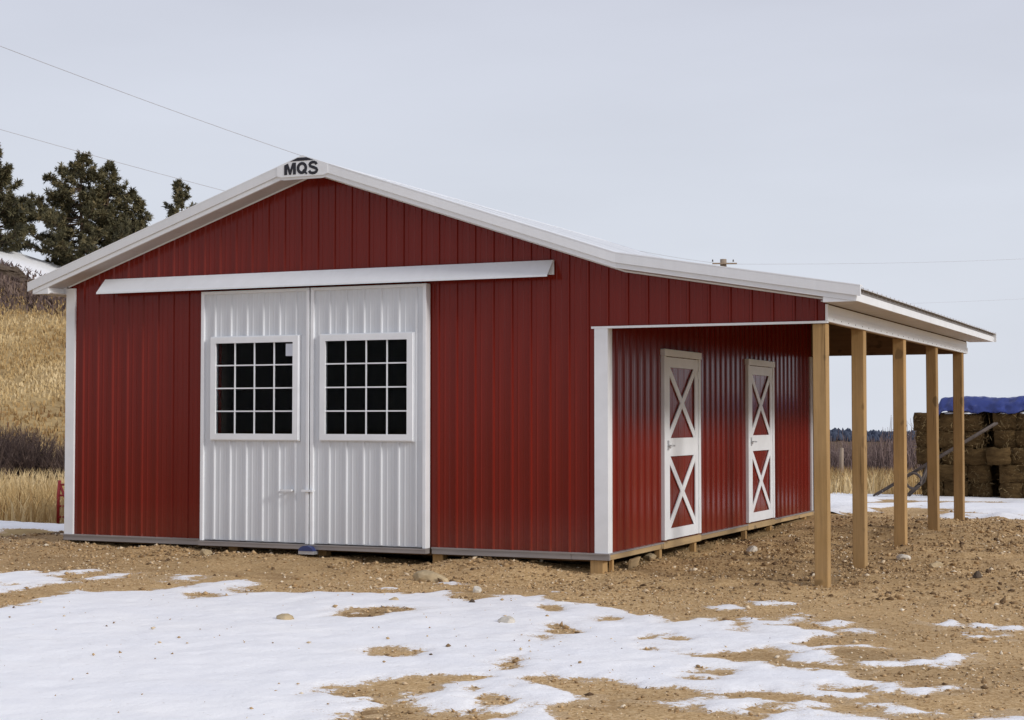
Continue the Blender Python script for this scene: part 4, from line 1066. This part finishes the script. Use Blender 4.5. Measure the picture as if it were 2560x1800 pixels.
def far_wood():
    rng = np.random.default_rng(9); n = 2600
    r = rng.uniform(900, 1080, n); az = np.radians(rng.uniform(-6, 22, n))
    x, y = 6.32 - r * np.sin(az), -16.43 + r * np.cos(az); z = height(x, y)
    h = rng.uniform(2.2, 4.6, n) * (1 + .2 * np.sin(az * 90)); w = h * rng.uniform(.28, .5, n)
    V, F = [], []
    k = 6
    ang = np.arange(k) * 2 * np.pi / k
    rings = [(0, .9), (.35, 1.0), (.7, .55)]
    vv = []
    for f, q in rings:
        vv.append(np.stack([x[:, None] + w[:, None] * q * np.cos(ang) * rng.uniform(.7, 1.3, (n, k)), y[:, None] + w[:, None] * q * np.sin(ang), (z + h * f)[:, None] + rng.normal(0, .3, (n, k))], -1))
    top = np.stack([x, y, z + h], -1)[:, None]
    V = np.concatenate(vv + [top], 1); m_ = V.shape[1]
    Fq = []
    for i in range(2):
        for j in range(k):
            j2 = (j + 1) % k; Fq += [(i * k + j, i * k + j2, (i + 1) * k + j2), (i * k + j, (i + 1) * k + j2, (i + 1) * k + j)]
    for j in range(k): Fq.append((2 * k + j, 2 * k + (j + 1) % k, 3 * k))
    F = (np.array(Fq)[None] + m_ * np.arange(n)[:, None, None]).reshape(-1, 3)
    o = fast_mesh("far_forest", V.reshape(-1, 3), F, M.farneedle, None, False, {"tint": np.repeat(rng.uniform(0, 1, n), m_)})
    tag(o, "dark blue-grey forest on the distant ridge", "forest", kind="stuff")
far_wood()

def pine(loc, H, radius, label, seed, density=1.0, tuft=.30, bare=.12, side=None, spread=.0):
    """radius(f) -> crown half-width at height fraction f"""
    rnd = random.Random(seed); rng = np.random.default_rng(seed)
    root = empty("pine_tree", loc)
    tag(root, label, "tree", "pines on the hilltop")
    nseg = 9
    tp = [(.10 * math.sin(i * 1.3 + seed) * i / nseg, .10 * math.cos(i * 1.1 + seed) * i / nseg, H * i / nseg - (.3 if i == 0 else 0)) for i in range(nseg + 1)]
    L = [(tp, [.024 * H * (1 - .93 * i / nseg) for i in range(nseg + 1)])]
    spots = []
    nb = int(H * 11 * density)
    for b in range(nb):
        f = bare + (1 - bare) * (b + rnd.random()) / nb
        R = radius(f) * rnd.choice((rnd.uniform(.3, .7), rnd.uniform(.6, 1.0), rnd.uniform(.75, 1.2)))
        if R < .08: R = .08
        a = rnd.uniform(0, 6.28) if side is None or rnd.random() > .35 else rnd.gauss(side, .5)
        z0 = H * f; up = rnd.uniform(.05, .45) * R + spread * R
        ix = min(nseg, int(f * nseg)); bx, by = tp[ix][0], tp[ix][1]
        P = []
        bend = rnd.uniform(-.3, .3)
        for k in range(5):
            q = k / 4
            P.append((bx + math.cos(a + bend * q) * R * q, by + math.sin(a + bend * q) * R * q, z0 - .10 * R * math.sin(q * 3.1) + up * q ** 1.6))
        rb = max(.016, .016 * R + .010)
        L.append((P, [rb, rb * .8, rb * .6, rb * .45, rb * .25]))
        nt_ = max(5, int(R * 9.5 * density))
        for k in range(nt_):
            q = (.22 + .78 * math.sqrt(rnd.random())) if R < 1.1 else 1 - .62 * rnd.random() ** 1.3; j = min(3, int(q * 4)); u = q * 4 - j
            p0 = Vector(P[j]).lerp(Vector(P[j + 1]), u)
            sidev = rnd.gauss(0, .17) * R * .5 * (1.2 - q * .5)
            pa = a + bend * q + math.pi / 2
            p = p0 + Vector((math.cos(pa) * sidev, math.sin(pa) * sidev, rnd.gauss(.05, .09)))
            spots.append((p, a + rnd.gauss(0, .8), rnd.uniform(.65, 1.25), q))
        if R > .9:
            for k in range(2):
                j = rnd.choice((1, 2, 3)); p0 = P[j]; a2 = a + rnd.choice((-.7, .7)); l2 = R * rnd.uniform(.2, .35)
                L.append(([p0, (p0[0] + math.cos(a2) * l2, p0[1] + math.sin(a2) * l2, p0[2] + l2 * .35)], [rb * .5, rb * .2]))
    tubes("trunk", L, M.bark, root, 5)
    n = len(spots); m_ = 22
    pos = np.array([s_[0] for s_ in spots]); az = np.array([s_[1] for s_ in spots]); sc = np.array([s_[2] for s_ in spots]) * tuft
    d = rng.normal(0, 1, (n, m_, 3)); d[..., 2] += .55
    d[..., 0] += .9 * np.cos(az)[:, None]; d[..., 1] += .9 * np.sin(az)[:, None]
    d /= np.linalg.norm(d, axis=-1, keepdims=True)
    w = np.cross(d, rng.normal(0, 1, (n, m_, 3))); w /= np.linalg.norm(w, axis=-1, keepdims=True)
    ln = sc[:, None, None] * rng.uniform(.6, 1.1, (n, m_, 1)); wd = sc[:, None, None] * .075
    b = pos[:, None, :] + d * ln * .05
    V = np.stack([b - w * wd * .5, b + w * wd * .5, b + d * ln * .6 + w * wd, b + d * ln, b + d * ln * .6 - w * wd], 2)
    k = 5 * np.arange(n * m_)[:, None]
    F = np.concatenate([k + np.array([0, 1, 2]), k + np.array([0, 2, 4]), k + np.array([4, 2, 3])])
    tint = np.clip(rng.normal(.45, .2, (n, 1, 1)) + rng.normal(0, .12, (n, m_, 1)), 0, 1) * np.ones((n, m_, 5))
    fast_mesh("crown", V.reshape(-1, 3), F, M.needle, root, False, {"tint": tint.ravel()})
    return root

def on_hill(x, y): return (x, y, float(height(x, y)) - .1)
def taper(pts):
    fs = [p_[0] for p_ in pts]; rs = [p_[1] for p_ in pts]
    return lambda f: float(np.interp(f, fs, rs))
RIGHT = .42   # direction of picture right, as an azimuth
def pine_to(x, y, ztop, pts, label, seed, density, tuft, bare, side=None):
    b = on_hill(x, y)
    pine(b, ztop - b[2], taper(pts), label, seed, density, tuft, bare, side)
pine_to(-66.9, 64.5, 18.9, [(0, 3.4), (.25, 2.9), (.5, 2.0), (.75, 1.05), (.92, .45), (1, .08)], "tall dense pine cut by the picture's left edge", 21, 1.35, .36, .02)
pine_to(-63.1, 68.4, 18.7, [(0, 2.2), (.2, 3.0), (.5, 3.3), (.68, 2.4), (.84, 1.4), (.95, .6), (1, .1)], "broad ragged pine with open limbs reaching left", 22, 1.2, .33, .05, math.pi + .42)
pine_to(-61.9, 69.6, 18.15, [(0, 2.6), (.3, 2.6), (.6, 1.9), (.85, 1.0), (1, .15)], "dense pine just right of the broad ragged one", 23, 1.15, .33, .05)
pine_to(-60.6, 70.5, 16.4, [(0, 2.0), (.3, 1.9), (.6, 1.3), (.85, .7), (1, .1)], "lower pine sloping down towards the barn roof", 24, 1.15, .32, .03)
pine_to(-60.75, 76.07, 17.7, [(0, 1.8), (.45, 1.9), (.65, 1.55), (.85, .9), (1, .15)], "small lone pine peeking over the barn's left roof slope", 25, .95, .34, .05)

# dark outcrop and scrub along the brow of the hill
def outcrop(s_, t_, size, label, seed, mat):
    x_, y_ = st2xy(s_, t_)
    o = rock((x_, y_), size, mat, label, seed, "outcrop", "rock outcrop", 4)
    o["group"] = "outcrops on the hill"
outcrop(100.5, -1.4, (1.5, 1.0, .55), "brown rock outcrop on the brow below the left pine", 31, M.darkrock)
outcrop(102.5, 1.2, (.8, .6, .3), "small brown outcrop on the brow above the barn's left eave", 32, M.darkrock)
outcrop(93, 2.2, (1.4, .7, .45), "dark hollow rock on the slope just left of the barn eave", 33, M.darkrock)
outcrop(98, -.2, (.9, .6, .3), "brown ledge on the slope under the outcrops", 34, M.darkrock)

# ================================================================ HAY STACK, ELEVATOR, TARP
def bale_mesh(seed, lx, ly, lz):
    rnd = random.Random(seed)
    bm = bmesh.new(); bmesh.ops.create_cube(bm, size=1)
    bmesh.ops.subdivide_edges(bm, edges=list(bm.edges), cuts=3, use_grid_fill=True)
    for v in bm.verts:
        c_ = v.co * 2
        k = max(abs(c_.x), abs(c_.y), abs(c_.z)); ln = c_.length
        f = 1 - .035 * max(0, ln - 1.2)
        v.co = Vector((c_.x * f * lx / 2, c_.y * f * ly / 2, c_.z * f * lz / 2)) + Vector((rnd.gauss(0, .015), rnd.gauss(0, .020), rnd.gauss(0, .015)))
    me = bpy.data.meshes.new("hay_bale"); bm.to_mesh(me); bm.free()
    me.polygons.foreach_set('use_smooth', [True] * len(me.polygons)); me.materials.append(M.hay)
    return me
BE = [bale_mesh(50 + i, .462, .92, .362) for i in range(3)]     # end facing the yard
BS = [bale_mesh(60 + i, .92, .46, .362) for i in range(3)]     # long side facing the yard
rows = ["bottom", "second", "third", "fourth", "top", "uppermost"]
gz_h = -.235
def bale(x, y, z, long, rnd, label, group):
    o = link("hay_bale", rnd.choice(BS if long else BE))
    o.location = (x + rnd.gauss(0, .012), y + rnd.gauss(0, .025), z); o.rotation_euler = (rnd.gauss(0, .02), rnd.gauss(0, .02), rnd.gauss(0, .03))
    if rnd.random() < .5: o.scale = (1, 1, .985)
    tag(o, label, "hay bale", group)
rnd = random.Random(77)
spot3 = ["leftmost", "middle", "rightmost"]
nth = ["first", "second", "third", "fourth", "fifth", "sixth"]
for L_ in range(5):
    z = gz_h + .18 + L_ * .36; y0 = 18.45; off = (.16 if L_ == 0 else .045 * (4 - L_))
    if L_ % 2 == 0:
        for q in range(3):
            bale(.12 + q * .465 + off, y0 + .46, z, False, rnd, "%s hay bale in the %s row of the left stack" % (spot3[q], rows[L_]), "bales in the left stack")
    else:
        bale(.36 + off, y0 + .23, z, True, rnd, "long hay bale lying sideways in the %s row of the left stack" % rows[L_], "bales in the left stack")
        bale(1.07 + off, y0 + .46, z, False, rnd, "rightmost hay bale in the %s row of the left stack" % rows[L_], "bales in the left stack")
    for q in range(6):
        bale(1.88 + q * .468 - (.12 if L_ >= 3 else 0) - (.25 if L_ == 2 else 0), 18.20 + .46 + (.18 if L_ >= 3 else 0), z, False, rnd,
             "hay bale %s from the left in the %s row of the right stack" % (nth[q], rows[L_]), "bales in the right stack")
    bale(1.55, 19.45, z, True, rnd, "shadowed hay bale back in the gap between the stacks, %s row" % rows[L_], "bales in the gap")

def tarp():
    xs = np.linspace(.36, 4.65, 120); us = np.linspace(0, 1, 34)
    U, X = np.meshgrid(us, xs, indexing='ij')
    # u: front hem -> front edge -> over the top -> rear
    prof_u = np.array([0, .16, .30, .75, 1.0]); py = np.array([18.36, 18.44, 18.62, 19.75, 19.95]); pz = np.array([1.57, 1.74, 1.88, 1.90, 1.5])
    Y = np.interp(U, prof_u, py); Z = np.interp(U, prof_u, pz)
    wr = .035 * fbm(X * 2.6, U * 5, 91, 4) + .04 * np.abs(fbm(X * 6, U * 6, 92, 3))
    Z = Z + wr + .012 * np.sin(X * 2.1) * (U > .2) + .04 * sstep(1.9, 2.05, X); Y = Y + .17 * fbm(X * 3.6, U * 4, 95, 4)
    hem = .09 * fbm(X * 1.7, X * 0, 96, 3); Z = Z + hem * np.clip(1 - U * 4, 0, 1)
    end = np.clip((.44 - X) / .08, 0, 1); Z = Z - end * .16
    V = np.stack([X, Y, Z], -1).reshape(-1, 3); nx = len(xs)
    idx = np.arange(V.shape[0]).reshape(len(us), nx)
    F = np.stack([idx[:-1, :-1], idx[:-1, 1:], idx[1:, 1:], idx[1:, :-1]], -1).reshape(-1, 4)
    o = fast_mesh("tarp", V, F, M.tarp, None, True)
    md = o.modifiers.new("thickness", 'SOLIDIFY'); md.thickness = .006
    tag(o, "crumpled blue tarp spread over the top of the hay stack", "tarp")
tarp()
def straw():
    rng = np.random.default_rng(55); n = 5200
    x = rng.uniform(-.1, 4.6, n); z = rng.uniform(gz_h, gz_h + 1.8, n)
    y = np.where(x < 1.62, 18.46, np.where(z > gz_h + 1.08, 18.39, 18.21)) + rng.normal(0, .02, n)
    gap = (x > 1.45) & (x < 1.66); x, y, z = x[~gap], y[~gap], z[~gap]; n = len(x)
    d = rng.normal(0, 1, (n, 3)); d[:, 1] = -np.abs(d[:, 1]) * .8; d[:, 2] -= .3; d /= np.linalg.norm(d, axis=1, keepdims=True)
    L = rng.uniform(.04, .12, (n, 1)); w = np.cross(d, rng.normal(0, 1, (n, 3))); w /= np.linalg.norm(w, axis=1, keepdims=True); w *= .006
    b0 = np.stack([x, y, z], 1)
    V = np.stack([b0 - w, b0 + w, b0 + d * L + w * .5, b0 + d * L - w * .5], 1).reshape(-1, 3)
    o = fast_mesh("loose_straw", V, np.arange(4 * n).reshape(n, 4), M.straw, None, False, {"tint": np.repeat(rng.uniform(0, 1, n), 4)})
    tag(o, "loose weathered straw sticking out of the hay stack face", "straw", kind="stuff")
M.straw = tinted("straw", [(0, (.05, .032, .014)), (.5, (.15, .10, .045)), (1, (.33, .24, .12))])
straw()
def bale_snow():
    L = [(1.0, 18.46, 1.548, .16), (1.75, 18.46, 1.548, .12), (2.2, 18.46, 1.548, .2), (.62, 18.47, 1.548, .12)]
    V, F = [], []
    for x, y, z, w in L:
        n0 = len(V); k = 10
        for f, h in ((1, 0), (.7, .035), (.0, .05)):
            for q in range(k):
                a = 2 * math.pi * q / k; V.append((x + w * f * math.cos(a) * (1 + .2 * math.sin(3 * a + x)), y + .09 * f * math.sin(a), z + h))
        for i in range(2):
            for q in range(k): F.append((n0 + i * k + q, n0 + i * k + (q + 1) % k, n0 + (i + 1) * k + (q + 1) % k, n0 + (i + 1) * k + q))
    o = mesh("snow", V, F, M.snow, None, True)
    tag(o, "small white snow ledges on the hay stack under the tarp", "snow", kind="stuff")
bale_snow()

# hay elevator leaning across the front of the stack
el = tag(empty("hay_elevator", (-.8, 17.95, -.2)), "long weathered hay elevator leaning up across the front of the stack", "elevator")
def elp(f, off=0, dz=0): return Vector((2.45 * f, off, .06 + 1.5 * f + dz))
M.rust = simple("weathered_steel", (.10, .08, .07), .7, .3, 8, metal=.3)
for off in (-.16, .16):
    tube("rail", [elp(-.02, off), elp(.5, off), elp(1.0, off)], .026, M.rust, el, 6)
for k in range(13):
    f = (k + .5) / 13
    tube("rung", [elp(f, -.16), elp(f, .16)], .016, M.rust, el, 5)
tube("strut", [(.62, -.2, .02), (.95, -.18, .34), (1.05, 0, .66)], .028, M.rust, el, 6)
tube("strut", [(.62, .2, .02), (.95, .18, .34), (1.05, 0, .66)], .028, M.rust, el, 6)
wh = [(.80 + .16 * math.cos(a), -.24, .36 + .16 * math.sin(a)) for a in [2 * math.pi * k / 16 for k in range(17)]]
tube("wheel", wh, .03, M.rust, el, 6)

# ================================================================ FENCE POST, GATE, UTILITY LINE
def fence_post(x, y, h, lean, label):
    z = float(height(x, y))
    o = tube("fence_post", [(0, 0, -.2), (lean * .5, 0, h * .5), (lean, 0, h)], [.075, .07, .06], M.pole, None, 7)
    o.location = (x, y, z); tag(o, label, "fence post", "old fence in the field")
fence_post(-4.99, 32.9, 1.22, .03, "weathered wooden fence post standing in the field grass between first and second posts")
fence_post(-5.45, 32.7, 1.0, -.05, "shorter dark fence post in the field grass, close to the first lean-to post")

gt = tag(empty("red_gate", (-13.9, 7.7, float(height(-13.9, 7.7)))), "red tubular gate panel standing in the grass behind the barn's left corner", "gate")
for k, zz in enumerate((.12, .32, .52, .72)):
    tube("gate_bar", [(.02, 0, zz), (2.4, .9, zz)], .022, M.redpaint, gt)
tube("gate_end", [(0, 0, -.05), (0, 0, .5), (.02, .01, .80)], .03, M.redpaint, gt)
tube("gate_end", [(2.4, .9, -.05), (2.4, .9, .80)], .03, M.redpaint, gt)
tube("gate_brace", [(.02, 0, .75), (.30, .11, .05)], .024, M.redpaint, gt)

# low snow-covered heap half hidden behind the first post
hx, hy = -4.05, 17.6
def heap():
    xs = np.linspace(-1.7, .55, 46); ys = np.linspace(-.7, .7, 30); X, Y = np.meshgrid(xs, ys)
    d = np.clip(1 - np.abs((X + .55) / 1.08) ** 3, 0, 1) * np.clip(1 - (Y / .68) ** 2, 0, 1)
    Z = .66 * d ** .6 + .05 * fbm(X * 3, Y * 3, 99, 3) * d - .06
    V = np.stack([X, Y, Z], -1).reshape(-1, 3); idx = np.arange(len(V)).reshape(X.shape)
    F = np.stack([idx[:-1, :-1], idx[:-1, 1:], idx[1:, 1:], idx[1:, :-1]], -1).reshape(-1, 4)
    o = fast_mesh("snow_heap", V, F, M.snow, None, True); o.location = (hx, hy, float(height(hx, hy)))
    tag(o, "low white snow heap seen beside the first lean-to post behind the barn", "snow heap")
heap()

up = tag(empty("utility_pole", (-11.24, 41.3, float(height(-11.24, 41.3)))), "weathered utility pole with crossarm, its top just above the lean-to roof", "utility pole")
pz = 7.34 - up.location.z
tube("shaft", [(0, 0, -.5), (0, 0, pz * .5), (0, 0, pz)], [.15, .13, .12], M.pole, up, 9)
ca = boxes("crossarm", [(-.42, .48, -.20, -.12, pz - .20, pz - .15)], M.pole, up); ca.rotation_euler = (0, 0, .42)
for q in (-.36, 0.40):
    tube("insulator", [(q * .913, q * .408 - .11, pz - .10), (q * .913, q * .408 - .11, pz - .02)], [.03, .02], M.rust, up, 7)

def wire(A, B, sag, label, r_=.0055):
    A, B = Vector(A), Vector(B); P = []
    for k in range(41):
        t_ = k / 40; p_ = A.lerp(B, t_); p_.z -= sag * 4 * t_ * (1 - t_); P.append(p_)
    o = tube("power_line", P, r_, M.wire, None, 4)
    tag(o, label, "power line", "overhead lines")
wire((-11.52, 41.17, 7.20), (-11.94, -15.05, 9.11), 1.186, "upper overhead wire crossing the sky from top left to the roof peak")
wire((-11.52, 41.17, 6.0), (-20.35, -5.68, 9.32), .79, "lower overhead wire above the pines, meeting the left roof slope")
wire((-10.85, 41.48, 7.16), (6.5, 85.5, 11.6), .35, "faint overhead wire running right from the utility pole", .0045)
wire((-10.85, 41.48, 5.6), (6.5, 85.5, 9.4), .35, "fainter lower overhead wire right of the utility pole", .0035)
